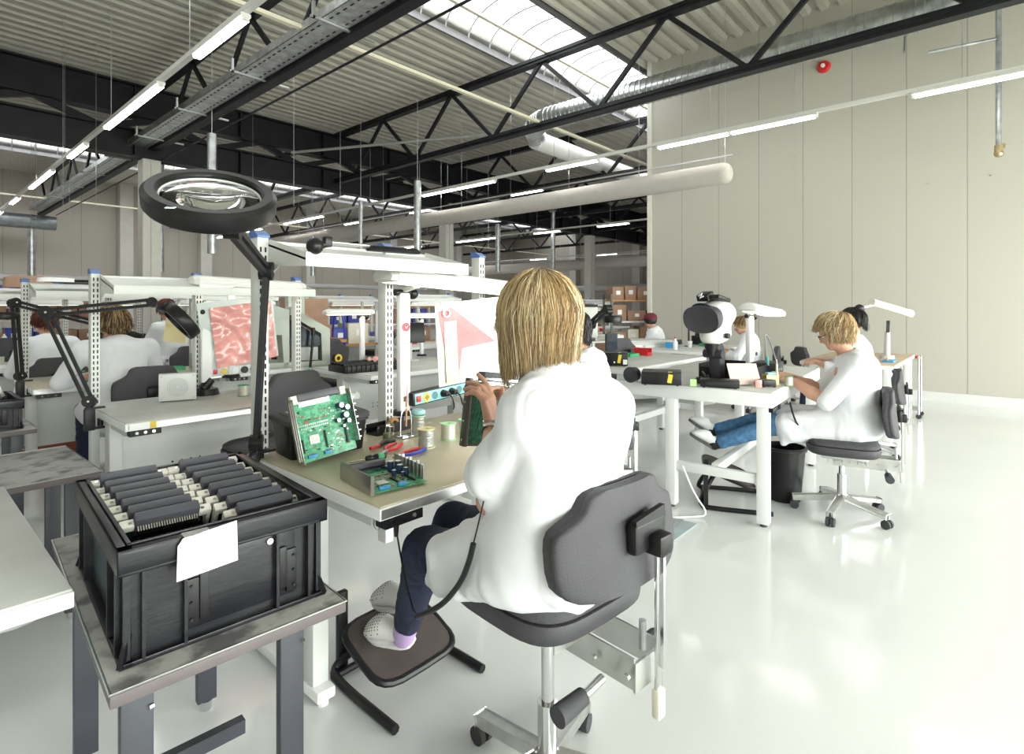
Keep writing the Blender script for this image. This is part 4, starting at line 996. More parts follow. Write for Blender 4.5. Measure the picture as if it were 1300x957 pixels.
t = empty('tape_dispenser', (1.50, 2.05, .79), 'small clear tape roll dispenser by the slotted post', 'tape dispenser', R(30)); MB().lathe([(.018, -.008), (.032, -.008), (.032, .008), (.018, .008)], 24, (0, 0, .034), Matrix.Rotation(R(90), 3, 'X'), close=True).build('tape_roll', glass, t); MB().b2(-.05, .06, -.012, .012, 0, .006, .002).b2(-.05, -.03, -.012, .012, .006, .03, .002).build('base', mat('olive_plastic', (.16, .17, .08), .5, var=.1), t)
def reel(loc, label, flange, core=solder, r=.036, h=.072, fl=True):
    t = empty('solder_reel', loc, label, 'solder reel', 0, 'solder reels on the main bench')
    MB().lathe([(r * .25, 0), (r, 0), (r, .003), (r * .25, .003)], 28, close=True).lathe([(r * .25, h - .003), (r, h - .003), (r, h), (r * .25, h)], 28, close=True).lathe([(r * .25, 0), (r * .3, 0), (r * .3, h), (r * .25, h)], 20, close=True).build('flange', flange, t)
    pr = [(r * .3, .004)]; n_ = 14
    for i in range(n_): z = .004 + (h - .008) * i / n_; pr += [(r * .86, z), (r * .88, z + (h - .008) / n_ * .5), (r * .86, z + (h - .008) / n_ * .98)]
    pr.append((r * .3, h - .004)); MB().lathe(pr, 28).build('wire', core, t)
    return t
reel((1.50, 1.80, .79), 'foremost silver solder reel with yellow flanges', mat('pale_yellow_plastic', (.72, .68, .38), .4, var=.03), r=.038, h=.078)
reel((1.65, 1.83, .79), 'solder reel with light green flanges just behind the yellow one', lgreen, mat('pale_wire', (.66, .64, .55), .35, .3, var=.05))
reel((1.76, 1.83, .79), 'white-labelled solder reel with light green flanges nearest the worker', lgreen, mat('pale_wire', (.66, .64, .55), .35, .3, var=.05))
reel((1.62, 2.0, .79), 'solder reel with pale blue sponge on top, rearmost reel', lgreen, r=.034, h=.09)
t = empty('cleaning_sponge', (1.62, 2.0, .885), 'pale blue round sponge on the rearmost solder reel', 'sponge'); MB().lathe([(.001, 0), (.030, 0), (.034, .008), (.026, .02), (.001, .022)], 20).build('pad', mat('pale_blue_sponge', (.33, .58, .64), .8, bump=.4, bscale=200, var=.1), t)
t = empty('soldering_iron_stand', (1.55, 2.0, .79), 'wire soldering iron stand with an upright iron, behind the reels', 'soldering stand'); MB().b2(-.04, .04, -.03, .03, 0, .012, .003).tube([(-.03, 0, .01), (-.03, 0, .11), (0, 0, .14), (.03, 0, .11), (.03, 0, .01)], .003, 6, smooth=2).build('stand', chrome, t); MB().cyl((.0, 0, .05), (.004, .0, .17), .005, .004).cyl((.004, 0, .17), (.006, 0, .24), .002, .001).build('iron', mat('copper_tip', (.55, .28, .16), .4, .5, var=.1), t)
t = empty('component_tray', (1.50, 2.16, .79), 'black tray with orange-yellow roll at the foot of the slotted post', 'tray', R(5)); MB().b2(-.03, .20, -.05, .03, 0, .008).b2(-.03, .20, -.05, -.045, .008, .045).b2(-.03, .20, .025, .03, .008, .045).build('tray', black, t); MB().lathe([(.012, -.012), (.026, -.012), (.026, .012), (.012, .012)], 20, (.1, -.01, .034), Matrix.Rotation(R(80), 3, 'X'), close=True).build('roll', orange, t)
# power strip fixed to the rear posts
t = empty('power_strip', (1.72, 2.16, .885), 'pale cyan power strip with round sockets and a red switch', 'power strip', R(2)); t.rotation_euler = (0, R(-3), R(2))
m = MB().b2(0, .42, 0, .05, 0, .065, .004); m.build('housing', black, t)
MB().b2(.01, .41, -.003, .0, .006, .059, .001).build('face', cyan, t)
MB().b2(.018, .044, -.010, -.003, .018, .048, .002).build('switch', red, t)
MB().box(.085, -.005, .032, .040, .003, .040, Matrix.Rotation(R(45), 3, 'Y')).m(1).box(.085, -.007, .032, .022, .002, .022, Matrix.Rotation(R(45), 3, 'Y')).build('warning_sticker', [yellow, mat('sticker_print', (.25, .2, .05), .5, var=.1)], t)
for i in range(5):
    x = .140 + i * .058; MB().lathe([(.013, -.004), (.026, -.004), (.026, -.008), (.024, -.008), (.020, -.004), (.013, -.003)], 24, (x, 0, .032), Matrix.Rotation(R(90), 3, 'X'), close=True).m(1).cyl((x, -.001, .032), (x, -.005, .032), .020, None, 20).build('socket', [cyan, mat('socket_shadow_blue', (.08, .20, .22), .5, var=.05)], t)
for i in (1, 2, 4):
    x = .140 + i * .058; pl = empty('mains_plug', (0, 0, 0), 'black mains plug in the %s socket of the power strip' % ('second', 'third', '', 'last')[i - 1], 'plug'); q = t.matrix_basis @ Vector((x, -.008, .032)); pl.location = q
    MB().cyl((0, .004, 0), (0, -.035, 0), .020, .014).build('plug_body', black, pl); MB().tube([(0, -.03, 0), (.003, -.06, -.01), (.02, -.06, -.06), (.03 + .02 * i, -.02, -.085)], .004, 6, smooth=2).build('cable', black, pl)
# desk lamp with white post and red button
t = task_light((1.93, 2.03, 1.475), 'white bar task light with red logo button on its post, above the blonde worker', length=.95, tilt=R(3.5), rz=R(-3), r=.062, post=(-.24, .17, .60, .062))
MB().cyl((-.24, .149, -.20), (-.24, .146, -.20), .022, None, 24).m(1).tube([(-.248, .145, -.196), (-.240, .144, -.205), (-.232, .145, -.196)], .002, 6).build('red_button', [mat('red_badge', (.55, .03, .06), .4, var=.04), white], t)
MB().b2(-.252, -.232, .148, .150, -.565, -.54).build('rocker_switch', mat('dark_red_switch', (.10, .02, .02), .4, var=.1), t)
# document holder with pink bag and white drawing
t = empty('document_holder', (2.08, 2.07, 1.20), 'clear clipboard with white drawing and pink bag hanging at the main bench', 'document holder', R(-16)); t.rotation_euler = (R(6), R(-6), R(-16))
MB().b2(-.24, .24, .0, .004, -.215, .215, .002).build('backboard', mat('pale_acrylic_board', (.70, .72, .72), .25, var=.02), t)
MB().b2(-.12, .26, -.003, -.0008, -.19, .205).build('drawing', paper, t)
m = MB(); m.bm.faces.new([m.bm.verts.new(v) for v in ((-.225, -.006, .175), (-.15, -.006, .19), (.10, -.006, -.02), (-.10, -.006, -.03), (-.13, -.006, -.19), (-.175, -.006, -.20))]); r_ = bmesh.ops.extrude_face_region(m.bm, geom=m.bm.faces[:]); bmesh.ops.translate(m.bm, verts=[v for v in r_['geom'] if isinstance(v, bmesh.types.BMVert)], vec=(0, .002, 0)); m.build('pink_bag', mat('pink_antistatic_film', (.74, .22, .24), .3, var=.14, vscale=8, bump=.5, bscale=9), t)
MB().b2(-.20, -.13, -.010, -.007, -.20, .12).build('clear_strip', mat('yellowed_film', (.78, .66, .48), .2, var=.15, vscale=12), t)
MB().lathe([(.014, 0), (.022, 0), (.022, .008), (.014, .008)], 20, (-.185, -.010, .165), Matrix.Rotation(R(90), 3, 'X'), close=True).b2(-.21, -.14, -.012, 0, .20, .222, .002).build('clip', chrome, t)
MB().bar((0, .01, .1), (.12, .12, .12), .012).build('holder_arm', galv, t)
# things on the shelf above the main bench
t = empty('ball_joint_mount', (1.055, 1.90, 1.60), 'black ball joint mount at the front left corner of the upper shelf', 'mount'); MB().sph((0, 0, 0), .032).cyl((0, 0, 0), (.045, .0, .012), .018, .014).box(.05, 0, .02, .03, .03, .04, None, .006).build('joint', black, t)
t = empty('black_roller_tool', (1.50, 2.02, 1.625), 'long black tool lying on the upper shelf', 'tool', R(-6)); m = MB(); ring_loft(m, [(-.010, .13, .024, 0, 0, 0), (.0, .135, .028, 0, 0, 0), (.012, .12, .02, 0, 0, 0)], 30); m.build('body', black, t); MB().b2(-.10, .06, -.010, .004, .012, .015).build('label_strip', rubber, t)
tag(MB().b2(-.09, .09, -.05, .05, 0, .004, .001).build('paper_sheet', paper, loc=(1.25, 2.02, 1.628)), 'white paper lying on the upper shelf left of the black tool', 'paper')
# crossbar lamp end behind post and the big magnifier
magnifier('magnifier_lamp', (0, 0, 0), 'large black magnifier lamp with round lens, close to the camera', (.955, 2.16, .80), (.985, 2.14, 1.515), (.67, 1.67, 1.60), (.565, 1.54, 1.665), (.2, .5, -.84), r=.157, thick=.036)
tag(MB().b2(-.010, .010, -.001, .001, -.006, .006).m(1).b2(-.004, .004, -.0015, -.001, -.003, .003).build('inventory_label', [paper, lblue], loc=(.438, 1.435, 1.606), rot=(R(-70), 0, R(-40))), 'tiny white label with blue mark on the magnifier ring rim', 'label')
magnifier('magnifier_lamp', (0, 0, 0), 'black magnifier lamp clamped to the empty bench, head hanging before the slotted post', (.755, 3.78, .80), (.60, 3.95, 1.34), (1.05, 3.75, 1.40), (1.20, 3.72, 1.30), (-.75, .1, -.62), r=.13, thick=.045)
magnifier('magnifier_lamp', (0, 0, 0), 'black magnifier lamp at the bench of the short-haired worker', (.66, 5.35, .82), (.64, 5.45, 1.40), (1.35, 5.75, 1.18), (1.45, 5.8, 1.14), (-.3, .0, -.9), r=.11)
magnifier('magnifier_lamp', (0, 0, 0), 'black magnifier lamp arm reaching in at the far left edge', (-.3, 5.6, .95), (-.35, 5.2, 1.32), (.45, 5.15, 1.35), (.55, 5.1, 1.32), (0, 0, -1), r=.08)
# fan box on the empty bench
t = empty('ionising_fan', (1.21, 3.83, .79), 'pale grey square fan box standing on the empty bench', 'fan', R(-18))
MB().b2(-.10, .10, -.02, .04, .005, .17, .004).build('case', mat('pale_grey_enamel', (.66, .67, .66), .4, var=.02), t)
m = MB()
for r in (.012, .022, .032, .042, .052): m.lathe([(r, -.022), (r + .0035, -.022), (r + .0035, -.0245), (r, -.0245)], 32, (0, 0, .088), None, close=True) if False else m.lathe([(r, 0), (r + .0035, 0), (r + .0035, .003), (r, .003)], 32, (0, -.020, .088), Matrix.Rotation(R(90), 3, 'X'), close=True)
for x in (-.085, .085):
    for z in (.02, .155): m.cyl((x, -.019, z), (x, -.022, z), .005, None, 10)
m.build('grille', mat('grille_grey', (.5, .5, .5), .4, var=.05), t); MB().b2(-.09, -.07, -.01, .03, 0, .005).b2(.07, .09, -.01, .03, 0, .005).build('feet', rubber, t)
# blue-white stickers on the front edge of the empty bench
t = empty('edge_stickers', (.815, 3.272, .752), 'white and yellow stickers on the front corner of the empty bench', 'sticker'); MB().b2(.0, .09, -.002, 0, .0, .034).build('white_sticker', paper, t); MB().b2(.092, .12, -.002, 0, .0, .034).build('yellow_sticker', yellow, t)
# footrest
def footrest(loc, rz, label, z0=.10, z1=.22, w_=.42, d=.32, post=False):
    t = empty('footrest', loc, label, 'footrest', rz)
    a = []
    for i in range(24):
        an = 2 * math.pi * i / 24; x = w_ / 2 * math.copysign(abs(math.cos(an)) ** .45, math.cos(an)); y = d / 2 * math.copysign(abs(math.sin(an)) ** .45, math.sin(an)); a.append((x, y, z0 + (z1 - z0) * (y / d + .5)))
    MB().tube(a, .013, 8, closed=True).build('frame', black, t)
    m = MB(); m.bm.faces.new([m.bm.verts.new((x * .96, y * .95, z + .002)) for x, y, z in a]); r_ = bmesh.ops.extrude_face_region(m.bm, geom=m.bm.faces[:]); bmesh.ops.translate(m.bm, verts=[v for v in r_['geom'] if isinstance(v, bmesh.types.BMVert)], vec=(0, 0, .008)); m.build('foot_plate', mat('ribbed_brown_black_rubber', (.07, .055, .05), .5, bump=.3, bscale=80, var=.15), t)
    MB().tube([(-w_ / 2 - .02, -d / 2 - .10, .016), (-w_ / 2 - .02, d / 2 - .04, .016), (-w_ / 2 + .01, d / 2 + .05, .02), (-w_ * .25, d * .3, z0 + .5 * (z1 - z0))], .016, 8, smooth=2).tube([(w_ / 2 + .02, -d / 2 - .10, .016), (w_ / 2 + .02, d / 2 - .04, .016), (w_ / 2 - .01, d / 2 + .05, .02), (w_ * .25, d * .3, z0 + .5 * (z1 - z0))], .016, 8, smooth=2).tube([(-w_ / 2 - .02, d / 2, .016), (w_ / 2 + .02, d / 2, .016)], .014, 8).build('base_tube', black, t)
    if post: MB().b2(-w_ / 2 - .01, -w_ / 2 + .03, d / 2 - .02, d / 2 + .01, 0, .34).build('rear_post', black, t)
    else: MB().b2(-w_ / 2 + .02, -w_ / 2 + .06, d / 2 + .02, d / 2 + .045, 0, .30, .004).build('rear_post', black, t)
footrest((1.29, 1.70, 0), R(0), 'black tubular footrest under the white clogs', .08, .18, .36, .28)
footrest((3.95, 1.45, 0), R(25), 'black footrest under the white table at right', .15, .27, post=True)
# wrist-strap leads
t = tag(MB().tube([W(503, 672, f=1.70), W(512, 725, f=1.68), W(522, 765, f=1.62), W(528, 782, f=1.56), W(545, 776, f=1.52)], .0028, 6, smooth=2).build('earthing_lead', black), 'thin black lead hanging from the bench socket to the coiled cord', 'cable')
m = MB(); P_ = [W(528, 783, f=1.56), W(560, 770, f=1.47), W(585, 740, f=1.40), W(596, 712, f=1.37), W(601, 690, f=1.36)]
tag(m.tube(P_, .0075, 8, smooth=3).tube([W(601, 690, f=1.36), W(608, 662, f=1.37), W(614, 636, f=1.39)], .0022, 6, smooth=1).build('coiled_cord', black), 'thick black coiled wrist strap cord curving before the coat', 'cable')
t = empty('earth_bonding_plug', W(503, 668, f=1.68), 'black earthing plug under the main bench corner', 'plug'); MB().cyl((0, 0, -.03), (0, 0, .03), .006, .011).build('plug_body', black, t)
tag(MB().lathe([(.014, -.001), (.0155, -.001), (.0155, .001), (.014, .001)], 24, (0, 0, 0), Matrix.Rotation(R(90), 3, 'Y'), close=True).build('key_ring', chrome, loc=(.99, 1.42, .715)), 'small metal ring hanging under the main bench edge', 'ring')
# ------------------------------------------------------------------ the worker in front and the workers around
make_chair('charcoal work chair of the blonde worker in front', sh=.645, bz=.71, loc=(1.235, .955, 0), rz=R(-6), bh=.238)
def hair_main(t, j, P):
    c = j['hed'] + V3(0, -.008, .018)
    hair_cap(t, P, c, (.088, .100, .098), blonde[2], extra=lambda s: s.cap(c + V3(0, -.045, -.02), c + V3(0, -.045, -.09), .062, .05, .03), cut=lambda s: s.cap(c + V3(.02, .15, -.04), c + V3(.02, .10, -.16), .075, .07, .01, 'sub'), vox=.006)
    def rows(a):       # a: direction around the head, pi*1.5 = back
        back = -math.sin(a)
        if back > -.35: return .120 + .045 * max(0, -math.cos(a)), -.10 - .16 * max(0, back), 0
        return .05, .04, .35
    strands(t, 'hair', blonde, c, .098, .110, .108, rows, n=6000, rad=.00105, seed=4, cen_dir=(-.1, -.1, 1), wild=.006)
def wm(x, y, z): return V3(x - 1.18, y - .85, z)
def main_coat(c, j):
    c.cap((-.13, .01, 1.10), (-.125, .14, .935), .070, .076, .012)          # wide short sleeve, hem above the elbow
    c.cap((-.125, .14, .945), (-.105, .18, .94), .073, .058, .02)
    c.cap((-.135, .24, .83), (-.12, .15, .835), .065, .05, .004, 'sub')       # open underside of the sleeve
    c.cap((-.09, .02, .80), (-.115, .33, .675), .10, .066, .06).cap((.13, .0, .78), (.14, .34, .69), .10, .07, .05)
    c.cap((0, .05, .74), (.01, .34, .665), .10, .07, .06)
    c.ell((0, .02, .79), (.185, .135, .13), .05).ell((.02, -.02, 1.05), (.190, .115, .17), .04)
    c.cap((-.15, .05, .70), (-.155, .36, .60), .05, .020, .05).cap((-.165, .10, .68), (-.165, .30, .60), .04, .02, .04)
    c.cap((-.155, .0, .875), (-.10, .10, .865), .012, .010, .02).cap((-.165, .03, .86), (-.15, .09, .80), .014, .008, .012).cap((-.16, .03, .865), (-.165, -.02, .83), .012, .006, .012)
pers, J0, P0 = seated('blonde worker in white coat seated at the front bench, seen from behind', (1.18, .85, 0), 0, sh=.60,
    J=dict(pel=(.0, .02, .73), che=(.0, .03, 1.01), nek=(-.015, .045, 1.21), hed=(-.03, .075, 1.345), shl=(-.150, .01, 1.125), shr=(.160, -.01, 1.105), ell=(-.120, .155, .868), elr=(.27, .17, .87), wrl=(.070, .335, 1.005), wrr=(.20, .34, 1.0),
           hil=(-.09, .05, .70), hir=(.10, .05, .70), knl=(-.08, .47, .63), knr=(.09, .53, .645), anl=(.045, .74, .215), anr=(.14, .84, .26), tol=(.03, .89, .18), tor=(.13, .99, .22)),
    vox=.0055, sleeve=-.2, amp=.015, hairf=hair_main, shoes=(mat('white_clog', (.78, .77, .74), .5, var=.03), mat('white_sole', (.82, .82, .80), .55, var=.02)), socks=mat('lavender_sock', (.50, .36, .62), .85, bump=.3, bscale=200, var=.06),
    hands=dict(l=dict(d=(-.08, .12, 1), n=(-.25, .95, 0), side=-1, curl=(.30, .55, .65, .7), sc=1.0, thumb=((.122, .335, 1.062), (.130, .345, 1.108))), r=dict(d=(-.25, .3, .8), n=(-.8, 0, -.3), side=1, curl=(.5, .6, .6, .6))),
    look=(.10, 1, -.38), lo=(-.45, -.25, .1), hi=(.5, 1.15, 1.55), seed=2, belly=1.1,
    coat_extra=main_coat, skirt=False, kl=.006)
MB().lathe([(.030, -.006), (.034, -.006), (.034, .006), (.030, .006)], 24, (0, 0, 0), None, close=True).m(1).b2(-.008, .030, .028, .037, -.012, .012, .003).build('wrist_strap', [rubber, chrome], pers).matrix_basis = Matrix.Translation((.055, .318, .994)) @ V3(.19, .18, .13).to_track_quat('Z', 'Y').to_matrix().to_4x4()
m = MB()
for s in (-1, 1):
    m.tube([P0(s * .046, .096, .004), P0(s * .075, .075, .006), P0(s * .082, .0, .004), P0(s * .080, -.03, -.012)], .0018, 6, smooth=1)
    m.tube([P0(s * .030 + .018 * math.cos(a), .101 - .004 * abs(math.cos(a)), .0 + .014 * math.sin(a)) for a in [2 * math.pi * i / 14 for i in range(14)]], .0014, 6, closed=True)
m.tube([P0(-.012, .105, .004), P0(.012, .105, .004)], .0014, 6); m.build('glasses', black, pers)
# unit held in her hands
t = empty('circuit_board_unit', (1.350, 1.285, 1.03), 'dark framed circuit board held upright by the blonde worker', 'circuit board', R(-20)); t.rotation_euler = (R(-4), R(8), R(-20))
MB().b2(-.085, .07, 0, .002, -.11, .09).build('board', pcbd, t)
m = MB().b2(-.098, -.083, -.02, .012, -.12, .10, .001).b2(-.083, .07, -.002, .010, -.12, -.11)
for z in (-.10, -.04, .02, .08): m.m(1).cyl((-.099, -.004, z), (-.094, -.004, z), .004, None, 8)
m.build('side_plate', [mat('dark_bronze_frame', (.10, .09, .07), .4, .6, var=.1), chrome], t)
MB().b2(-.05, .10, -.03, .02, .093, .125, .003).m(1).b2(-.045, .095, -.031, -.029, .098, .106).build('edge_connector', [conn, chrome], t)
m = MB()
for i in range(22): m.tube([(-.045 + i * .006, -.028, .094), (-.045 + i * .006, -.03, .082), (-.045 + i * .006, -.012, .078)], .0012, 4)
m.build('contact_pins', chrome, t)
m = MB(); rnd = random.Random(9)
for i in range(26): x = -.07 + .125 * rnd.random(); z = -.1 + .15 * rnd.random(); m.tube([(x, -.001, z), (x, -.001, z + .02 + .03 * rnd.random()), (x + .01, -.001, z + .06)], .0009, 4)
m.build('tracks', green, t)
# right bench, its worker and chair
bench(3.60, 1.05, 1.75, 1.05, .845, 'white-edged workbench with microscope, at right', loc_rz=R(4), top=lgrey, style='frame', thick=.095, strip=False)
make_chair('grey work chair of the blonde worker at right, on a chromed five-star base', sh=.50, bz=.56, loc=(4.20, .79, 0), rz=R(14), bh=.29)
def hair_r(t, j, P):
    c = j['hed'] + V3(0, -.005, .02)
    hair_cap(t, P, c, (.088, .100, .095), blonde[1], vox=.008, cut=lambda s: s.cap(c + V3(0, .14, -.05), c + V3(0, .10, -.15), .09, .08, .01, 'sub'))
    strands(t, 'hair', blonde, c, .102, .116, .108, lambda a: (.085, -.08, 0) if -math.sin(a) > -.35 else (.015, .04, 0), n=2000, rad=.0018, seed=11, nseg=9, wild=.014)
pr, jr, Pr = seated('blonde worker in white short-sleeved coat and jeans at the right bench', (4.29, .735, 0), R(14), sh=.50, J=dict(hed=(0, .115, 1.205), nek=(0, .03, 1.05), che=(0, -.01, .91), ell=(-.24, .17, .76), elr=(.22, .18, .78), shl=(-.17, -.005, .99), shr=(.17, -.005, .99), wrl=(-.06, .40, .885), wrr=(.06, .42, .885),
    knl=(-.10, .46, .56), knr=(.08, .48, .58), anl=(-.13, .86, .39), anr=(.05, .90, .44), tol=(-.14, .99, .44), tor=(.05, 1.03, .50)), vox=.009, trousers=jeans, sleeve=0.0, hairf=hair_r, amp=.009, look=(0, 1, -.5), seed=5, coat_extra=lambda c, j: (c.cap((-.16, .0, .57), (-.17, .36, .50), .07, .035, .05), c.cap((-.14, .40, .57), (-.16, .42, .45), .06, .025, .05), c.ell((0, -.02, .62), (.20, .17, .14), .05)), shoes=(white, mat('dark_sole', (.10, .10, .10), .6, var=.05)), socks=mat('black_dotted_sock', (.02, .02, .025), .85, col2=(.5, .5, .5), thr=(.70, .74), vscale=120), hi=(.5, 1.15, 1.5),
    hands=dict(l=dict(d=(.3, 1, .1), n=(.5, 0, -.8), side=1, curl=(.5, .6, .7, .8)), r=dict(d=(-.3, 1, .1), n=(-.5, 0, -.8), side=-1, curl=(.5, .6, .7, .8))))
MB().lathe([(.029, -.006), (.033, -.006), (.033, .006), (.029, .006)], 20, close=True).m(1).cyl((-.034, 0, 0), (-.038, 0, 0), .014, None, 14).build('wrist_watch', [black, chrome], pr).matrix_basis = Matrix.Translation(V3(*jr['wrl']).lerp(jr['ell'], .14)) @ (jr['wrl'] - jr['ell']).to_track_quat('Z', 'Y').to_matrix().to_4x4()
m = MB()
for s in (-1, 1):
    m.tube([Pr(s * .046, .098, .004), Pr(s * .078, .075, .006), Pr(s * .084, .0, .004)], .003, 6)
    m.tube([Pr(s * .030 + .018 * math.cos(a), .101, .014 * math.sin(a)) for a in [2 * math.pi * i / 14 for i in range(14)]], .0025, 6, closed=True)
m.build('glasses', black, pr)
# waste bin behind her chair column
t = empty('waste_bin', (4.26, 1.16, 0), 'tall black waste bin beneath the right bench worker', 'bin'); MB().lathe([(.10, 0), (.105, .004), (.135, .36), (.142, .362), (.142, .38), (.130, .38), (.10, .01)], 32).build('bucket', black, t); MB().lathe([(.141, .355), (.147, .358), (.147, .375), (.141, .378)], 32, close=True).build('rim', black, t)
# short-haired worker, left
def hair_s(pal, n=900, seed=3, r=(.092, .104, .10), drop=.03):
    def f(t, j, P):
        c = j['hed'] + V3(0, -.008, .018); hair_cap(t, P, c, (r[0] * .93, r[1] * .93, r[2] * .94), pal[0], vox=.009, seed=seed)
        strands(t, 'hair', pal, c, r[0], r[1], r[2], lambda a: (drop + .05 * max(0, -math.sin(a)), .02, 0) if -math.sin(a) > -.5 else (-.005, .02, .3), n=n, rad=.0028, seed=seed, nseg=8, wild=.012)
    return f
make_chair('black work chair of the short-haired worker at left', sh=.50, bz=.66, loc=(1.26, 4.68, 0), rz=R(-4), bh=.30)
seated('short-haired worker in white coat bent over a bench at left', (1.13, 4.74, 0), R(2), sh=.52, J=dict(hed=(0, .20, 1.245), nek=(0, .12, 1.13), che=(0, .06, .97), shl=(-.20, .09, 1.06), shr=(.20, .09, 1.06), ell=(-.30, .22, .84), elr=(.30, .22, .84)), vox=.012, hairf=hair_s([brown[1], brown[0], brown[2], mat('hair_sandy', (.52, .38, .19), .5, var=.1)], 2000, 3, r=(.108, .118, .112)), look=(0, 1, -.9), seed=6, legs=True, belly=1.15, amp=.008)
make_chair('black work chair of the auburn-haired worker at far left', sh=.50, bz=.62, loc=(1.02, 6.55, 0), rz=0)
seated('auburn-haired worker in white coat, far left behind the slotted post', (1.02, 6.58, 0), R(4), sh=.50, J=dict(hed=(0, .17, 1.22)), vox=.014, hairf=hair_s(redh, 500, 5), look=(0, 1, -.6), seed=7)
make_chair('dark work chair of the worker behind the pale bench light', sh=.50, bz=.62, loc=(2.25, 7.2, 0), rz=R(20))
seated('worker with dark red hair behind the second slotted post', (2.25, 7.25, 0), R(20), sh=.60, vox=.015, hairf=hair_s(redh, 350, 8, drop=.06), seed=8)
# hall side, beyond the microscope
make_chair('dark work chair of the worker in the maroon cap', sh=.48, bz=.55, loc=(8.12, 4.0, 0), rz=R(10))
def cap_hat(t, j, P):
    c = j['hed'] + V3(0, -.008, .03); hair_cap(t, P, c - V3(0, 0, .02), (.085, .10, .09), blackh[0], vox=.012)
    cm = mat('maroon_cap', (.13, .015, .025), .8, var=.1); m = MB(); m.lathe([(.102, -.005), (.104, .02), (.095, .06), (.06, .092), (.001, .10)], 20, c); o = m.build('cap', cm, t)
    MB().prism([(-.07, 0), (-.06, .09), (-.03, .12), (.03, .12), (.06, .09), (.07, 0)], .006, Matrix.Translation(c + V3(0, .07, .0)) @ Matrix.Rotation(R(-14), 4, 'X')).build('brim', cm, o)
seated('worker in maroon cap and white coat, beyond the right bench', (8.10, 4.05, 0), R(12), sh=.44, vox=.015, hairf=cap_hat, J=dict(hed=(0, .14, 1.14)), sleeve=0, seed=9)
make_chair('dark work chair of the ponytailed worker', sh=.46, bz=.55, loc=(7.62, 2.42, 0), rz=R(14))
def pony(t, j, P):
    hair_s([brown[1], brown[0]], 350, 12, drop=.0)(t, j, P); c = j['hed']
    m = MB()
    for i in range(30): a = i * 2.4; m.tube([c + V3(.01 * math.cos(a), -.09, .03 + .01 * math.sin(a)), c + V3(.02 * math.cos(a), -.14, .0), c + V3(.025 * math.cos(a), -.13, -.10 - .02 * math.sin(a))], .005, 5)
    m.build('ponytail', brown[1], t)
seated('ponytailed worker in white coat behind the microscope', (7.60, 2.46, 0), R(14), sh=.44, vox=.015, hairf=pony, J=dict(hed=(0, .14, 1.12)), seed=10)
def bun(t, j, P):
    hair_s(blackh, 350, 13, r=(.098, .11, .105), drop=.05)(t, j, P); hair_cap(t, P, j['hed'] + V3(0, -.06, .12), (.045, .045, .04), blackh[0], vox=.01)
make_chair('grey work chair hidden behind the blonde worker at right', sh=.48, bz=.50, loc=(6.08, .95, 0), rz=R(8))
seated('black-haired worker with a bun, just behind the blonde worker at right', (6.1, .98, 0), R(8), sh=.50, vox=.014, hairf=bun, J=dict(hed=(0, .08, 1.235)), seed=11)
make_chair('dark work chair behind the main worker, mostly hidden', sh=.46, bz=.52, loc=(2.90, 1.97, 0), rz=R(40), bh=.2)
seated('dark-haired worker in white coat right behind the blonde worker', (2.98, 1.92, 0), R(18), sh=.50, vox=.012, hairf=hair_s(blackh, 500, 14, drop=.07), J=dict(hed=(-.02, .15, 1.235)), seed=12)
# ------------------------------------------------------------------ on and around the right bench
t = empty('stereo_microscope', (3.83, 1.50, .845), 'white eyepieceless stereo microscope with wide black viewing hood', 'microscope', R(-99))
m = MB(); m.cyl((0, 0, 0), (0, 0, .03), .13, .12, 32).bar((0, .05, .03), (0, .03, .26), .09, .07, bev=.015).bar((0, .04, .2), (0, -.02, .30), .10, .08, bev=.02).cyl((-.07, .0, .2), (.07, 0, .2), .03, None, 20); m.build('stand', rubber, t)
s = SDF((-.3, -.35, .15), (.3, .35, .7), .006); Q = Matrix.Rotation(R(12), 3, 'X')
s.ell((0, .03, .47), (.125, .15, .105), .03, Q).ell((0, .02, .34), (.10, .12, .07), .06).ell((0, -.03, .31), (.07, .07, .05), .03)
s.mesh('optical_head', mat('microscope_white', (.80, .80, .77), .3, var=.01), t, relax=2)
m = MB(); rings = []
for f, sc in ((-.07, .80), (-.11, .94), (-.17, 1.0), (-.175, .98), (-.172, .86), (-.165, .70), (-.160, .5), (-.160, .05)):
    rings.append([m.bm.verts.new(Q @ Vector((.135 * sc * math.copysign(abs(math.cos(2 * math.pi * i / 32)) ** .8, math.cos(2 * math.pi * i / 32)), f, .095 * sc * math.copysign(abs(math.sin(2 * math.pi * i / 32)) ** .8, math.sin(2 * math.pi * i / 32)))) + V3(0, -.0, .475)) for i in range(32)])
for A, B in zip(rings[:-1], rings[1:]):
    for i in range(32): m.bm.faces.new((A[i], A[(i + 1) % 32], B[(i + 1) % 32], B[i]))
m.bm.faces.new(rings[-1]); m.build('viewing_hood', chairp, t, smooth=40)
m = MB(); m.box(0, .0, .585, .17, .16, .03, Matrix.Rotation(R(-10), 3, 'X'), .01).box(-.03, -.06, .60, .09, .09, .05, Matrix.Rotation(R(22), 3, 'X'), .01).m(1).tube([(-.05, -.115, .60), (-.02, -.118, .62), (-.035, -.118, .585), (-.01, -.116, .60)], .005, 6); m.build('top_cover', [black, white], t)
MB().cyl((0, -.03, .24), (0, -.03, .29), .045, .055, 24).cyl((0, -.03, .19), (0, -.03, .24), .03, .04, 24).build('objective_lens', black, t); MB().cyl((.10, -.02, .33), (.125, -.02, .33), .018).build('focus_knob', rubber, t); MB().cyl((-.10, -.02, .33), (-.125, -.02, .33), .018).build('focus_knob', rubber, t)
MB().sph((0, -.158, .475 + .034), .01, (8.2, .5, 4.6), 24, Q).build('viewing_glass', mat('smoked_acrylic', (.02, .03, .05), .08, var=.1), t)
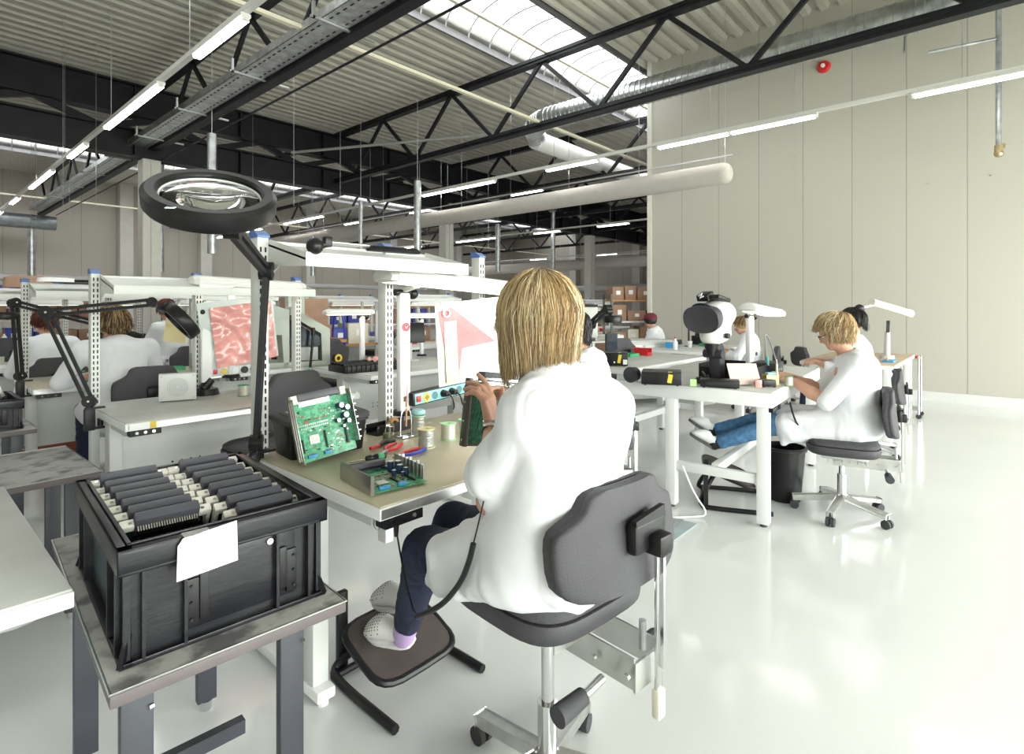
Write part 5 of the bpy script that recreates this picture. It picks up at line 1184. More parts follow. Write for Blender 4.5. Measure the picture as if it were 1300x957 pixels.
def blackbox(loc, rz, label, w_=.2, d=.16, h=.085, st=True, white_l=False, vents=True, m_=None, g=None, cat='box', name='electronics_box'):
    t = empty(name, loc, label, cat, rz, g); m = MB().b2(-w_ / 2, w_ / 2, -d / 2, d / 2, .006, h, .006).m(1)
    if vents:
        for i in range(9): m.b2(-w_ / 2 - .001, -w_ / 2, -d / 2 + .015, d / 2 - .015, .015 + i * h * .085, .018 + i * h * .085)
    m.build('case', [m_ or black, slot], t)
    f = MB()
    for x in (-1, 1):
        for y in (-1, 1): f.cyl((x * w_ * .4, y * d * .4, 0), (x * w_ * .4, y * d * .4, .006), .008, None, 8)
    f.build('feet', rubber, t)
    if st: MB().box(w_ * .22, -d / 2 - .001, h * .55, .028, .002, h * .62, Matrix.Rotation(R(10), 3, 'Y')).box(w_ * .22, -d / 2 + .02, h + .0005, .026, .05, .001).build('yellow_sticker', yellow, t)
    if white_l: MB().b2(w_ * .34, w_ * .48, -d / 2 - .002, -d / 2, h * .15, h * .5).cyl((w_ * .05, -d / 2 - .003, h * .3), (w_ * .05, -d / 2, h * .3), .008).build('white_label', paper, t)
    return t
blackbox((3.52, 1.74, .845), R(-65), 'black instrument with yellow sticker at the near-left end of the right bench', .26, .2, .092)
blackbox((4.35, 2.62, .845), R(-60), 'second black instrument with yellow sticker, behind the first one', .26, .2, .12, white_l=True)
t = empty('round_wire_reel', (3.50, 1.95, .845), 'dark grey drum lying beside the black instrument', 'drum'); MB().cyl((-.03, 0, .05), (.03, 0, .05), .05, None, 24).cyl((-.035, 0, .05), (-.03, 0, .05), .055, None, 24).build('drum', rubber, t)
t = empty('sticky_note', (3.535, 1.52, .85), 'light green sticky note beside the black instrument', 'note', R(-68)); MB().b2(-.02, .02, -.001, .0, 0, .045).build('sheet', mat('green_note', (.55, .85, .35), .7, var=.03), t)
t = blackbox((3.62, 1.38, .845), R(-68), 'black open tray box in front of the microscope', .24, .10, .055, st=False, vents=False)
MB().b2(-.08, .08, -.052, -.05, .02, .04, .001).build('front_recess', slot, t)
m = MB(); rnd = random.Random(4)
for i in range(6): a = W(880 + 8 * i, 488, f=3.85); m.tube([a, a + V3(rnd.uniform(-.1, .1), rnd.uniform(-.1, .1), .05 + .06 * rnd.random()), a + V3(rnd.uniform(-.1, .1), rnd.uniform(-.1, .1), .08 * rnd.random()), a + V3(rnd.uniform(-.12, .12), rnd.uniform(-.12, .12), .0)], .005, 6, smooth=2)
tag(m.build('cable_tangle', black), 'tangle of black cables beside the microscope foot', 'cables')
t = empty('paper_sheet', (3.84, 1.30, .845), 'pale pink document leaning beside the microscope', 'paper', R(-50)); MB().box(0, 0, .075, .20, .002, .16, Matrix.Rotation(R(-35), 3, 'X')).build('sheet', mat('pale_pink_paper', (.82, .66, .60), .7, var=.02), t)
t = empty('small_pack', (3.79, 1.19, .845), 'salmon pink pack standing before the pale pink document', 'pack', R(-60)); MB().b2(-.02, .02, -.012, .012, 0, .05, .003).build('wrap', pinkbag, t)
blackbox((3.86, 1.155, .845), R(-50), 'small black box between pink pack and yellow iron holder', .09, .07, .05, st=False, vents=False)
t = empty('soldering_stand', (3.97, 1.17, .845), 'yellow soldering iron holder with blue sponge on the right bench', 'soldering stand', R(-40)); MB().b2(-.05, .05, -.035, .035, 0, .015, .003).b2(-.045, .045, -.03, -.025, .015, .07).b2(-.045, .045, .025, .03, .015, .07).build('frame', mat('brass_frame', (.62, .5, .22), .35, .6, var=.08), t); MB().sph((0, 0, .035), .024, (1, 1, .9)).build('brass_wool', mat('brass_wool', (.75, .52, .08), .5, .4, bump=1, bscale=200, var=.3), t); MB().b2(-.03, .03, -.02, .02, .07, .085, .004).build('sponge', MATS['pale_blue_sponge'], t); MB().cyl((.05, 0, .02), (.055, .01, .14), .012, .006).cyl((.055, .01, .14), (.056, .012, .17), .003).build('iron', cream, t)
t = empty('solder_reel', (4.0, 1.06, .845), 'green-flanged solder reel at the front edge of the right bench', 'solder reel'); MB().lathe([(.01, 0), (.028, 0), (.028, .003), (.01, .003)], 24, close=True).lathe([(.01, .062), (.028, .062), (.028, .065), (.01, .065)], 24, close=True).build('flange', green, t); MB().lathe([(.01, .003), (.024, .004), (.025, .03), (.024, .061), (.01, .062)], 24).build('wire', MATS['pale_wire'], t)
t = empty('parts_tray', (4.15, 1.45, .845), 'black parts tray behind the blonde worker\'s hands', 'tray', R(4)); MB().b2(-.25, .35, -.15, .2, 0, .01).b2(-.25, .35, -.15, -.14, .01, .09).b2(-.25, .35, .19, .20, .01, .12).b2(-.25, -.24, -.15, .2, .01, .10).b2(.34, .35, -.15, .2, .01, .10).build('tray', black, t)
t = empty('soldering_station', (4.55, 1.35, .845), 'dark soldering station with a looped cable and cyan-tipped iron', 'soldering station', R(4)); MB().b2(-.12, .12, -.08, .1, 0, .10, .008).build('case', rubber, t); MB().tube([(-.1, 0, .1), (-.12, 0, .24), (-.04, .02, .33), (.05, 0, .25), (.10, -.03, .1)], .006, 6, smooth=3).build('cable', mat('grey_cable', (.25, .26, .27), .5, var=.2), t); MB().cyl((-.12, -.02, .08), (-.10, -.01, .15), .010, .007).build('iron', mat('cyan_grip', (.1, .55, .5), .5, var=.05), t); MB().cyl((-.06, -.082, .05), (-.06, -.09, .05), .012).cyl((.0, -.082, .05), (0, -.09, .05), .012).build('knob', alu, t)
tag(board_unit('small_circuit_board', (4.10, 1.10, .848), R(8), 'x', w_=.12, d=.09, h=.02, seed=21), 'small circuit board held by the blonde worker at right')
t = task_light((4.55, 1.40, 1.33), 'white bar task light on a white post above the right bench', length=.50, tilt=R(6), rz=R(-8), r=.055, post=(-.10, .05, .42, .075))
MB().cyl((-.10, .0, -.32), (-.10, -.005, -.32), .014).build('post_knob', rubber, t)
t = empty('earth_strap_lead', (4.03, 1.03, .7), 'coiled lead hanging under the right bench to the worker', 'cable'); MB().tube([(-.05, .02, .04), (-.02, 0, -.08), (.03, -.04, -.16), (.12, -.08, -.14), (.16, -.1, -.03)], .006, 6, smooth=2).build('cord', black, t)
t = empty('earth_socket_box', (3.98, 1.12, .68), 'small black socket box under the right bench edge', 'socket'); MB().b2(-.03, .05, 0, .03, 0, .04, .003).build('box', black, t)
t = tag(MB().tube([(3.46, 1.56, .33), (3.50, 1.5, .15), (3.55, 1.42, .02), (3.48, 1.50, .008), (3.38, 1.60, .008)], .006, 6, smooth=2).build('white_cable', white), 'white cable looping down to the floor at the right bench leg', 'cable')
# ------------------------------------------------------------------ further benches of the hall
FB = []
def farbench(x, y, w_, d, where, posts=True, light=True, shelf=True, top=lgrey, style='T', zt=.79, ph=.78, rz=0, chair=True, things=3, seed=0):
    b = bench(x, y, w_, d, zt, 'workbench ' + where, top=top, posts=(.06, w_ / 2, w_ - .06) if posts else (), post_h=ph, shelf=shelf, style=style, panel=(style == 'T'), loc_rz=rz, strip=False)
    if light: task_light((x + w_ * .55, y + d * .6, zt + ph - .17 if posts else zt + .5), 'white bar light over the bench ' + where, length=.9, rz=R(random.uniform(-6, 6)), r=.05, lit=False, post=None if posts else (0, .1, .42, .05))
    return b
farbench(2.72, 3.98, 1.45, 1.0, 'with the black foam tray, beyond the front bench', posts=False, light=False, shelf=False)
farbench(2.00, 5.05, .95, .9, 'carrying the grey-green machine', posts=False, light=False)
farbench(2.35, 6.9, 1.3, .85, 'behind the grey-green machine', posts=True)
farbench(.55, 9.0, 1.5, .85, 'in the sixth row of the left block', posts=True)
farbench(2.5, 9.0, 1.5, .85, 'in the sixth row, second from the left', posts=True)
farbench(.4, 11.2, 1.5, .85, 'in the rearmost row of the left block', posts=True)
farbench(2.4, 11.2, 1.5, .85, 'in the rearmost row, second from the left', posts=True)
farbench(-1.6, 7.3, 1.5, .85, 'at the far left edge', posts=True)
farbench(-1.6, 10.4, 1.5, .85, 'at the far left edge, one row further', posts=True)
farbench(4.85, 3.9, 1.4, .85, 'with white mugs and reels, seen under the clipboard', posts=False)
farbench(5.0, 6.3, 1.5, .85, 'in the middle of the hall behind the lamp post', posts=True)
farbench(5.0, 8.6, 1.5, .85, 'in the middle of the hall before the cardboard racks', posts=True)
farbench(2.62, 2.32, 1.0, .8, 'hidden behind the blonde worker', posts=False, light=False)
farbench(4.1, 2.35, 1.7, .8, 'just behind the right bench', posts=False, light=False, zt=.845, style='frame')
farbench(6.55, .78, 1.7, .85, 'with wooden-toned mat nearest the cream wall', posts=False, light=False, style='frame', top=mat('tan_mat', (.55, .40, .27), .4, var=.05), rz=0)
farbench(6.9, 2.85, 1.6, .85, 'of the ponytailed worker', posts=False, light=False, style='frame')
farbench(7.2, 4.55, 1.6, .85, 'of the worker in the maroon cap', posts=False, light=False, style='frame')
farbench(9.5, 6.4, 1.6, .85, 'beyond the corner of the cream wall', posts=False, light=True)
farbench(7.3, 6.9, 1.6, .85, 'behind the maroon cap worker', posts=False, light=True)
farbench(12.6, 8.0, 1.6, .85, 'far back before the rear wall', posts=True, light=True)
# desk lamps without posts
task_light((2.87, 4.55, 1.31), 'pale bar task light on a post above the black foam tray', length=.50, rz=R(-4), r=.04, lit=False, post=(.15, .03, .46, .05))
task_light((4.05, 4.9, 1.26), 'off-white bar lamp seen just right of the red button post', length=.6, rz=R(-10), r=.04, lit=False, post=(0, .05, .42, .04))
t = task_light((1.70, 3.93, 1.515), 'white round-ended bar task light above the empty bench', length=.78, tilt=R(2), rz=R(0), r=.055, lit=True, post=(-.1, .08, .60, .05))
# white lamp post with clipboard and pink bag at the empty bench
t = empty('document_holder', (1.62, 3.93, 1.20), 'pale clipboard with wrinkled pink bag at the empty bench', 'document holder', R(-4)); t.rotation_euler = (R(5), R(-8), R(-4))
MB().b2(-.24, .25, 0, .004, -.22, .23, .002).build('backboard', mat('pale_green_board', (.62, .68, .66), .35, var=.02), t)
m = MB(); m.grid(lambda u, v: Vector((-.17 + .40 * u, -.014 + .009 * noise.noise(Vector((u * 5 + v * 4, v * 6 - u * 3, 1))) * 2, -.22 + .41 * v)), 40, 40); m.build('pink_bag', pinkbag, t)
t = empty('lamp_post', (1.42, 3.96, .79), 'white lamp post with black foot at the end of the empty bench', 'lamp post'); MB().b2(-.035, .035, -.02, .02, .08, .56, .012).build('post', white, t); MB().cyl((0, 0, 0), (0, 0, .04), .08, .07).cyl((-.02, 0, .04), (.03, 0, .10), .03).build('foot', black, t); MB().sph((-.03, -.01, .55), .025).build('hinge', black, t)
t = empty('power_strip', (1.47, 4.0, .90), 'grey power strip with round sockets behind the empty bench', 'power strip'); MB().b2(0, .40, 0, .04, 0, .06, .004).build('housing', greypost, t)
MB().b2(.01, .035, -.006, 0, .015, .045, .002).build('switch', red, t); MB().box(.08, -.003, .03, .034, .003, .034, Matrix.Rotation(R(45), 3, 'Y')).build('warning_sticker', yellow, t)
for i in range(4): MB().cyl((.15 + .065 * i, 0, .03), (.15 + .065 * i, -.012, .03), .024, None, 20).build('socket', [white, black, black, black][i], t)
reel((1.56, 3.72, .79), 'green-flanged solder reel on the empty bench by the pink bag', green, MATS['pale_wire'], r=.035); reel((1.65, 3.70, .79), 'second green-flanged solder reel on the empty bench by the pink bag', green, MATS['pale_wire'], r=.035)
t = tag(MB().b2(-.07, .08, -.002, 0, -.09, .09).build('yellow_folder', mat('pale_yellow_paper', (.78, .68, .38), .7, var=.03), loc=(1.42, 4.55, 1.20), rot=(R(-8), R(10), 0)), 'pale yellow sheet hanging behind the magnifier head', 'paper')
# chairs between the benches
c2 = make_chair('charcoal work chair with its back to the camera, behind the standing circuit board', sh=.60, bz=.72, loc=(1.47, 3.14, 0), rz=R(6))
dup(c2, (3.22, 5.22, 0), R(185), 'charcoal work chair turned away at the bench with the black foam tray')
dup(c2, (.95, 8.6, 0), R(5), 'dark work chair in the sixth row of the left block'); dup(c2, (3.2, 6.5, 0), R(-5), 'dark work chair at the bench behind the machine')
dup(c2, (5.6, 5.9, 0), R(10), 'dark work chair in the middle of the hall'); dup(c2, (5.5, 3.4, 0), R(-20), 'dark work chair at the bench with the mugs')
dup(c2, (5.7, 8.2, 0), R(10), 'dark work chair before the cardboard racks'); dup(c2, (8.1, 6.5, 0), R(20), 'dark work chair behind the maroon cap worker'); make_chair('low dark work chair right of the ponytailed worker', sh=.42, bz=.52, loc=(8.4, 2.3, 0), rz=R(40), bh=.28)
footrest((4.95, 3.2, 0), R(10), 'small black footrest seen under the right bench', .06, .10, .5, .3)
# the grey-green machine with a dark window
t = empty('component_machine', (2.42, 5.15, .79), 'grey-green machine with sloping dark window on a bench', 'machine', R(-18))
poly = [(-.30, 0), (.42, 0), (.42, .10), (.42, .38), (.22, .50), (.02, .62), (-.30, .60)]
m = MB().prism([(-.30, .32), (.10, .32), (.10, .0), (.16, .0), (.16, .55), (.0, .60), (-.30, .60)], .40, Matrix(((1, 0, 0, 0), (0, 0, 1, 0), (0, 1, 0, 0), (0, 0, 0, 1))), .01)
m.prism([(.16, .50), (.46, .32), (.46, 0), (.54, 0), (.54, .36), (.18, .58)], .38, Matrix(((1, 0, 0, 0), (0, 0, 1, .01), (0, 1, 0, 0), (0, 0, 0, 1))), .008).b2(-.1, .5, .0, .36, 0, .05, .004); m.build('housing', machine, t)
m = MB().prism([(.17, .20), (.45, .20), (.45, .28), (.17, .46)], .30, Matrix(((1, 0, 0, 0), (0, 0, 1, .03), (0, 1, 0, 0), (0, 0, 0, 1)))); m.build('dark_window', mat('smoked_acrylic', (.02, .03, .05), .08, var=.1), t)
MB().b2(.22, .42, -.01, .1, .06, .19, .005).build('terminal_block', mat('grey_terminal', (.42, .44, .44), .4, var=.08), t); MB().cyl((-.1, -.02, .46), (-.1, .0, .46), .02).build('knob', black, t)
t = empty('control_panel', (2.85, 5.5, .79), 'tall grey-green panel with white label behind the machine', 'panel'); MB().b2(-.09, .09, 0, .08, 0, .74, .005).build('panel', machine, t); MB().b2(-.05, .05, -.003, 0, .50, .66).build('label', white, t)
t = empty('screwdriver_hanger', (2.70, 4.95, .79), 'black electric screwdriver with cyan tip hanging before the machine', 'screwdriver'); MB().cyl((0, 0, .0), (.03, 0, .30), .012).cyl((.03, 0, .3), (.03, 0, .38), .02).build('body', black, t); MB().cyl((-.01, 0, -.10), (0, 0, 0), .016, .012).build('tip', cyan, t)
t = empty('yellow_tape_dispenser', (2.93, 4.85, .79), 'yellow and black tape dispenser before the machine', 'tape dispenser'); MB().b2(-.05, .05, -.03, .03, 0, .03, .005).cyl((0, -.02, .08), (0, .02, .08), .05, None, 20).build('body', black, t); MB().lathe([(.02, -.022), (.04, -.022), (.04, .022), (.02, .022)], 20, (0, 0, .08), Matrix.Rotation(R(90), 3, 'X'), close=True).build('tape_roll', yellow, t); MB().b2(-.06, .06, -.05, -.035, 0, .02).build('base', red, t)
# black foam tray with compartments
t = empty('foam_tray', (2.80, 4.25, .79), 'black compartment tray on the bench beyond the front bench', 'tray', R(-4)); m = MB().b2(-.16, .42, -.02, .30, 0, .06, .004)
for i in range(12): m.b2(-.15 + i * .047, -.143 + i * .047, -.03, -.02, 0, .075)
for i in range(5): m.b2(-.15, .41, .02 + .06 * i, .03 + .06 * i, .06, .08)
m.build('tray', black, t)
t = empty('pink_bag', (3.08, 4.34, .87), 'pink antistatic bag lying on the black compartment tray', 'bag'); m = MB(); m.grid(lambda u, v: Vector((-.1 + .22 * u, -.08 + .2 * v, .05 * math.sin(u * 3.1) * math.sin(v * 3.1) + .012 * math.sin(u * 17) + .012 * math.cos(v * 15))), 16, 16); m.grid(lambda u, v: Vector((-.1 + .22 * u, -.08 + .2 * v, -.005)), 2, 2); m.build('film', pinkbag, t)
t = empty('black_monitor', (3.75, 4.75, .79), 'small black screen behind the foam tray', 'screen', R(-20)); MB().box(0, 0, .30, .30, .03, .22, Matrix.Rotation(R(-10), 3, 'X'), .01).build('display', black, t); MB().cyl((0, .02, 0), (0, .02, .22), .02).cyl((0, .02, 0), (0, .02, .012), .09).build('stand', greypost, t)
# left trolley with dark crate of boards
trolley(-.35, 4.25, .95, .62, .66, 0, 'dark trolley table with crate at the left edge, behind the grey table')
cr2 = crate((-.05, 4.30, .66), 0, 'dark blue-black crate with green boards at the left edge', L=.5, Wd=.6, H=.17)
for i in range(9):
    t = tag(board_unit('loose_circuit_board', (.02 + .055 * i, 4.38 + .02 * (i % 3), .84), R(80 + 7 * (i % 3)), 'x', w_=.24, d=.10, h=.02, seed=30 + i, rx=R(70)) if i < 1 else dup(BRD, (.02 + .055 * i, 4.38 + .02 * (i % 3), .84), R(80 + 7 * (i % 3)), 'x'), 'green circuit board standing in the dark crate at the left edge', 'circuit board', 'green boards in the left crate')
    if i < 1: BRD = t
t = empty('green_parts_pile', (1.0, 5.35, .79), 'black and green parts lying on the bench of the short-haired worker', 'parts'); m = MB(); rnd = random.Random(3)
for i in range(14): m.m(i % 2).box(rnd.uniform(-.13, .13), rnd.uniform(-.05, .05), .03 + .03 * rnd.random(), .07, .04, .02, Matrix.Rotation(rnd.random(), 3, 'XYZ'[i % 3]))
m.b2(-.14, .14, -.06, .06, 0, .02); m.build('heap', [black, green], t)['kind'] = 'stuff'
t = empty('plastic_bottle', (.02, 3.75, .0), 'clear bottle with white and red label under the grey table', 'bottle'); MB().lathe([(.001, 0), (.035, .002), (.037, .02), (.036, .15), (.03, .18), (.013, .205), (.013, .23), (.001, .232)], 24, (0, 0, .12)).build('bottle', glass, t); MB().lathe([(.0375, .05), (.0375, .13)], 24, (0, 0, .12)).build('label', mat('white_red_label', (.85, .82, .80), .5, col2=(.7, .1, .12), vscale=30, thr=(.55, .6)), t); MB().b2(-.1, .1, -.08, .08, 0, .12, .004).build('stand_box', darkleg, t)
blackbox((-.35, 3.3, .0), 0, 'pale cyan box on the floor under the grey table at left', .5, .3, .42, st=False, vents=False, m_=cyan)
blackbox((.3, 5.6, .0), R(10), 'brown-red box under the bench at far left', .35, .3, .36, st=False, vents=False, m_=mat('brown_red_board', (.26, .07, .04), .6, var=.1))
blackbox((.95, 6.0, .0), R(10), 'second brown-red box under the bench of the short-haired worker', .3, .3, .5, st=False, vents=False, m_=MATS['brown_red_board'])
# small clutter on the far benches: each item its own object
def mug(loc, label, m_, g): t = empty('cup', loc, label, 'cup', random.random(), g); MB().lathe([(.028, 0), (.036, .09), (.033, .09), (.025, .006)], 20).tube([(.034, 0, .07), (.06, 0, .06), (.055, 0, .03), (.032, 0, .02)], .004, 6).build('bowl', m_, t); return t
items = [('box', black), ('box', cream), ('bin', lblue), ('bin', red), ('reel', lgreen), ('cup', white), ('screen', rubber), ('box', cardb), ('bin', blue), ('bottle', white), ('tray', green), ('box', machine)]
spots = [(3.6, 2.65, 'bench hidden behind the blonde worker'), (4.85, 3.9, 'bench with mugs and reels'), (5.0, 6.3, 'middle bench behind the lamp post'), (5.0, 8.6, 'middle bench before the racks'), (2.35, 6.9, 'bench behind the machine'), (.55, 9.0, 'sixth row bench at left'), (2.5, 9.0, 'sixth row bench, second from left'), (.4, 11.2, 'rearmost left bench'), (2.4, 11.2, 'rearmost bench, second from left'), (6.9, 2.85, 'bench of the ponytailed worker'), (7.2, 4.55, 'bench of the maroon cap worker'), (7.3, 6.9, 'bench behind the maroon cap worker'), (9.5, 6.4, 'bench beyond the cream wall corner'), (12.6, 8.0, 'bench before the rear wall'), (4.15, 2.45, 'bench just behind the right bench'), (.62, 7.0, 'bench of the auburn-haired worker'), (.70, 5.12, 'bench of the short-haired worker'), (-1.6, 7.3, 'bench at the far left edge')]
POSW = ('left end', 'left-middle', 'middle', 'right-middle', 'right end', 'right corner')
rnd = random.Random(77); colname = {black: 'black', cream: 'cream', lblue: 'light blue', red: 'red', lgreen: 'light green', white: 'white', rubber: 'dark grey', cardb: 'brown', blue: 'blue', green: 'green', machine: 'grey-green'}
for si, (x, y, wh) in enumerate(spots):
    if si == 0: continue
    zt = .845 if si == 14 else .79
    for k in range(6):
        if si == 16 and k < 3: continue
        kd, mt = items[(si * 5 + k * 3 + rnd.randrange(3)) % len(items)]; xx = x + .15 + k * .23 + rnd.uniform(-.03, .03); yy = y + .45 + rnd.uniform(-.05, .2)
        lab = '%s %s at the %s of the %s' % (colname[mt], {'box': 'instrument box', 'bin': 'parts bin', 'reel': 'wire reel', 'cup': 'mug', 'screen': 'screen', 'bottle': 'bottle', 'tray': 'tray'}[kd], POSW[k], wh)
        rz = rnd.uniform(-.4, .4); loc = (xx, yy, zt)
        if kd == 'box': blackbox(loc, rz, lab, .16, .16, rnd.uniform(.08, .2), st=False, vents=False, m_=mt, name='instrument_box')
        elif kd == 'bin':
            t = empty('parts_bin', loc, lab, 'bin', rz); MB().b2(-.05, .05, -.08, .08, 0, .006).b2(-.052, -.047, -.08, .08, 0, .075).b2(.047, .052, -.08, .08, 0, .075).b2(-.05, .05, .075, .08, 0, .08).b2(-.05, .05, -.08, -.076, 0, .035).build('bin_shell', mt, t)
        elif kd == 'reel': reel(loc, lab, mt, MATS['pale_wire'])['group'] = 'wire reels on the far benches'
        elif kd == 'cup': mug(loc, lab, mt, None)
        elif kd == 'screen':
            t = empty('screen', loc, lab, 'screen', rz); MB().b2(-.11, .11, -.012, .012, .08, .26, .006).build('display', mt, t); MB().b2(-.10, .10, -.0135, -.012, .09, .25).build('glass_face', MATS['smoked_acrylic'], t); MB().cyl((0, 0, 0), (0, 0, .09), .012).cyl((0, 0, 0), (0, 0, .01), .06).build('stand', mt, t)
        elif kd == 'bottle': t = empty('bottle', loc, lab, 'bottle'); MB().lathe([(.001, 0), (.03, 0), (.032, .10), (.012, .13), (.012, .15), (.001, .15)], 20).build('body', mt, t); MB().cyl((0, 0, .15), (0, 0, .17), .013).build('cap', red, t)
        else: t = empty('parts_tray', loc, lab, 'tray', rz); MB().b2(-.09, .09, -.06, .06, 0, .006).b2(-.09, .09, -.06, -.055, .006, .03).b2(-.09, .09, .055, .06, .006, .03).b2(-.09, -.085, -.06, .06, .006, .03).b2(.085, .09, -.06, .06, .006, .03).build('tray_shell', mt, t)
# things lying on the shelves of the left rows
for k, (x, y, z, lab, mt, w_, h) in enumerate(((1.05, 5.72, 1.57, 'black cloth lying on the shelf of the third bench row', black, .20, .02), (.92, 5.70, 1.57, 'white bag lying on the shelf of the third bench row', paper, .12, .03), (1.4, 5.7, 1.56, 'white paper pile on the right of the third row shelf', paper, .2, .02), (1.0, 7.6, 1.57, 'brown carton on the shelf of the fourth row', cardb, .2, .1))):
    t = empty('shelf_item', (x, y, z), lab, 'shelf item'); m = MB(); ring_loft(m, [(0, w_, .08, 0, 0, 0), (h, w_ * .95, .07, 0, 0, 0), (h * 1.2, w_ * .6, .04, 0, 0, 0)], 24); m.build('bundle', mt, t)
# cardboard racks, carts and partitions far behind
def rack(x, y, w_, d, h, where, rz=0, bays=4, seed=0, col=None):
    t = empty('storage_rack', (x, y, 0), 'grey storage rack ' + where, 'rack', rz); rnd = random.Random(seed)
    for px_ in (0, w_):
        for py_ in (0, d): MB().b2(px_ - .02, px_ + .02, py_ - .02, py_ + .02, 0, h).build('upright', col or greypost, t)
    for k in range(bays): MB().b2(-.02, w_ + .02, -.02, d + .02, .15 + k * (h - .3) / (bays - 1), .18 + k * (h - .3) / (bays - 1)).build('shelf', orange if k % 2 else greypost, t)
    M_ = Matrix.Translation((x, y, 0)) @ Matrix.Rotation(rz, 4, 'Z')
    for k in range(bays - (h < 1.6)):
        z = .18 + k * (h - .3) / (bays - 1); xx = .04; n_ = 0
        while xx < w_ - .3:
            bw = rnd.uniform(.22, .42); bh = rnd.uniform(.18, .34)
            p = M_ @ Vector((xx + bw / 2, d / 2, z)); b = empty('cardboard_box' if rnd.random() < .6 else 'plastic_crate', p, 'x', 'box', rz)
            cmat = cardb if b.name.startswith('card') else (black, blue, cream)[rnd.randrange(3)]
            b['label'] = '%s box, %s on the %s level, rack %s' % ({cardb: 'brown', black: 'black', blue: 'blue', cream: 'cream'}[cmat], ('leftmost', 'second', 'third', 'fourth', 'fifth', 'sixth', 'seventh', 'eighth', 'ninth')[n_], ('lowest', 'second', 'third', 'fourth', 'top')[k], where)
            MB().b2(-bw / 2, bw / 2, -d * .4, d * .4, 0, bh, .005).build('carton', cmat, b); MB().b2(-.04, .05, -d * .4 - .002, -d * .4, bh * .4, bh * .7).m(1).b2(-bw / 2, bw / 2, -.025, .025, bh, bh + .001).build('label', [paper, cream], b)
            xx += bw + .03; n_ += 1
    return t
rack(3.9, 8.05, 1.6, .5, 1.45, 'behind the machine', rz=R(-6), bays=3, seed=1)
rack(6.2, 10.6, 2.4, .5, 1.5, 'before the far wall', rz=R(-20), bays=4, seed=2)
rack(9.5, 9.2, 2.2, .5, 1.5, 'behind the clipboard', rz=R(-35), bays=4, seed=3)
rack(.9, 13.9, 2.4, .5, 1.7, 'near the cream column', rz=0, bays=4, seed=4)
rack(-3.5, 8.4, 1.6, .5, 1.75, 'at the far left edge', rz=0, bays=4, seed=5)
rack(4.2, 14.2, 2.4, .5, 1.6, 'right of the cream column', rz=0, bays=4, seed=6)
rack(9.9, 6.0, 1.3, .5, 1.62, 'by the cream wall corner', rz=R(-40), bays=4, seed=7, col=mat('dark_upright', (.10, .13, .13), .5, var=.1))
t = empty('cardboard_carton', (3.95, 7.45, .90), 'large brown carton on a blue trolley beyond the front bench', 'box', R(-14)); MB().b2(-.26, .30, -.2, .25, 0, .58, .006).build('carton', cardb, t); MB().b2(-.10, .10, -.2, .25, .58, .583).b2(-.22, -.14, -.202, -.2, .38, .48).build('tape', cream, t)
t = empty('blue_trolley', (4.05, 7.4, 0), 'dark blue tubular trolley under the large brown carton', 'trolley', R(-14)); MB().b2(-.38, .42, -.3, .35, .86, .90).build('platform', orange, t)
for x in (-.36, .40):
    MB().tube([(x, -.28, .08), (x, -.28, 1.3), (x, .32, 1.3), (x, .32, .08)], .016, 8, smooth=2).build('side_frame', blue, t)
for x in (-.36, .4):
    for y in (-.28, .32): MB().cyl((x - .015, y, .05), (x + .015, y, .05), .05).build('wheel', rubber, t)
t = empty('white_partition', (6.75, 4.85, 0), 'white partition board with black top rail behind the blonde worker', 'partition', R(-52)); MB().b2(-.6, .45, 0, .03, .35, 1.36, .004).build('board', mat('partition_white', (.68, .69, .64), .5, var=.02), t); MB().b2(-.6, .45, -.01, .04, 1.36, 1.40).build('top_rail', black, t); MB().b2(-.57, -.53, -.2, .2, 0, .04).b2(-.57, -.53, 0, .03, .04, .35).b2(.38, .42, -.2, .2, 0, .04).b2(.38, .42, 0, .03, .04, .35).build('feet', black, t)
magnifier('magnifier_lamp', (0, 0, 0), 'dark lamp arm between the blonde head and the white partition', (3.4, 2.3, .85), (3.35, 2.2, 1.25), (3.25, 2.0, 1.36), (3.15, 1.9, 1.3), (0, 0, -1), r=.06)
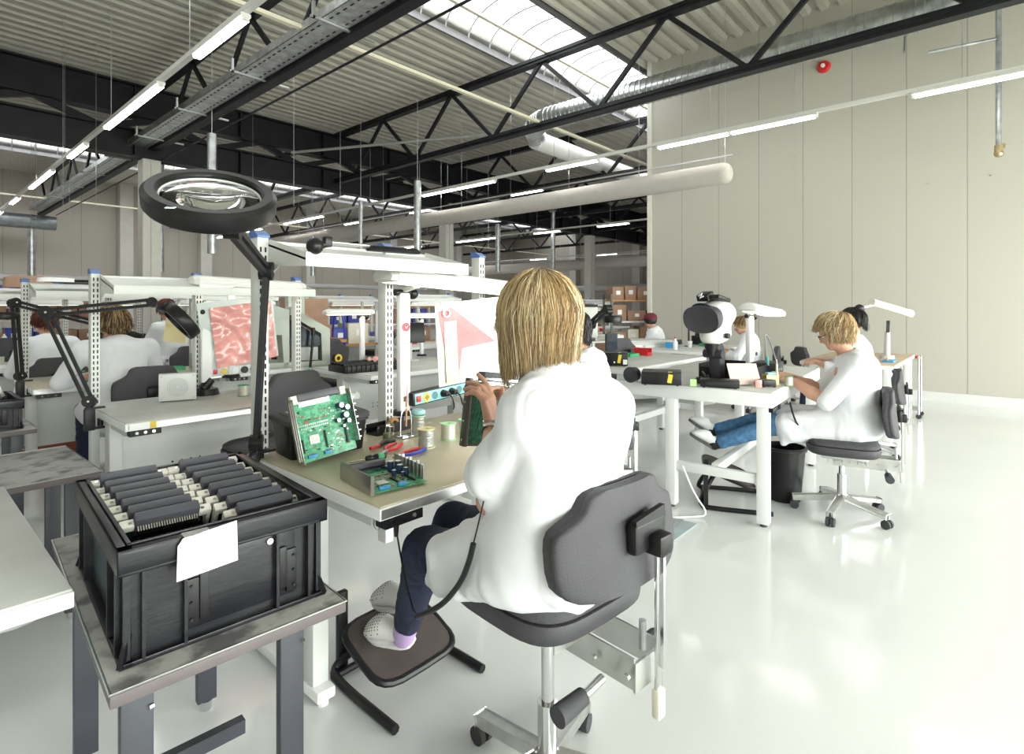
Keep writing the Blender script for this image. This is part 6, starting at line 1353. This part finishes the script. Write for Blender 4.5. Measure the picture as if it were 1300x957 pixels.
# angled white work lamp and clutter at the wall-side bench
t = empty('swing_arm_lamp', (7.4, .95, .79), 'white swing-arm lamp with bar head by the cream wall', 'desk lamp', R(12)); MB().cyl((0, 0, 0), (0, 0, .04), .07).cyl((0, 0, .04), (-.05, 0, .30), .03, .025).build('base', greypost, t)
MB().bar((-.06, 0, .3), (-.12, 0, .42), .03).build('joint', rubber, t); MB().bar((-.45, .5, .50), (.0, .05, .62), .02).build('arm', white, t); MB().cyl((-.10, .15, .63), (.42, -.25, .50), .04, .045, 16).sph((.42, -.25, .50), .05).build('lamp_head', cream, t)
t = empty('open_laptop', (6.85, 1.1, .79), 'grey slanted panel at the left of the wall-side bench', 'panel', R(20)); MB().box(0, 0, .09, .22, .015, .2, Matrix.Rotation(R(-25), 3, 'X')).b2(-.11, .11, -.15, 0, 0, .01).build('panel', mat('grey_panel', (.25, .27, .27), .5, var=.1), t)
t = empty('blue_tool_tray', (7.0, .88, .79), 'light blue tray with yellow tools on the wall-side bench', 'tray', 0); MB().b2(-.12, .12, -.05, .05, 0, .02, .004).build('tray', lblue, t); MB().cyl((-.1, 0, .03), (.0, .02, .03), .01).build('tool', yellow, t)
t = empty('wire_trolley', (8.35, .75, 0), 'slim chromed wire trolley beside the wall-side bench', 'trolley')
for x in (0, .26):
    for y in (0, .2): MB().cyl((x, y, .05), (x, y, .76), .012).m(1).cyl((x - .01, y, .03), (x + .01, y, .03), .03).build('upright', [chrome, rubber], t)
MB().b2(0, .26, 0, .2, .10, .115).b2(0, .26, 0, .2, .72, .735).build('shelf', galv, t); MB().b2(.02, .24, .02, .18, .735, .76, .004).build('red_tray', red, t)
# low cabinet, screens in the space behind the microscope
t = empty('grey_cabinet', (6.75, 4.05, 0), 'long pale grey low cabinet behind the microscope', 'cabinet', R(-34)); MB().b2(-.9, .9, 0, .5, .06, .86, .004).build('body', greypost, t)
for i in range(4): MB().b2(-.88 + .45 * i, -.47 + .45 * i, -.012, 0, .10, .82, .002).m(1).b2(-.52 + .45 * i, -.50 + .45 * i, -.03, -.012, .45, .58).build('door', [white, alu], t)
MB().b2(-.92, .92, -.02, .52, .86, .885, .003).build('top', lgrey, t)
blackbox((6.4, 4.45, .885), R(-34), 'flat black keyboard case on the pale grey cabinet', .5, .2, .05, st=False, vents=False)
blackbox((6.9, 4.1, .885), R(-34), 'grey small box on the pale grey cabinet', .16, .14, .08, st=False, vents=False, m_=greypost)
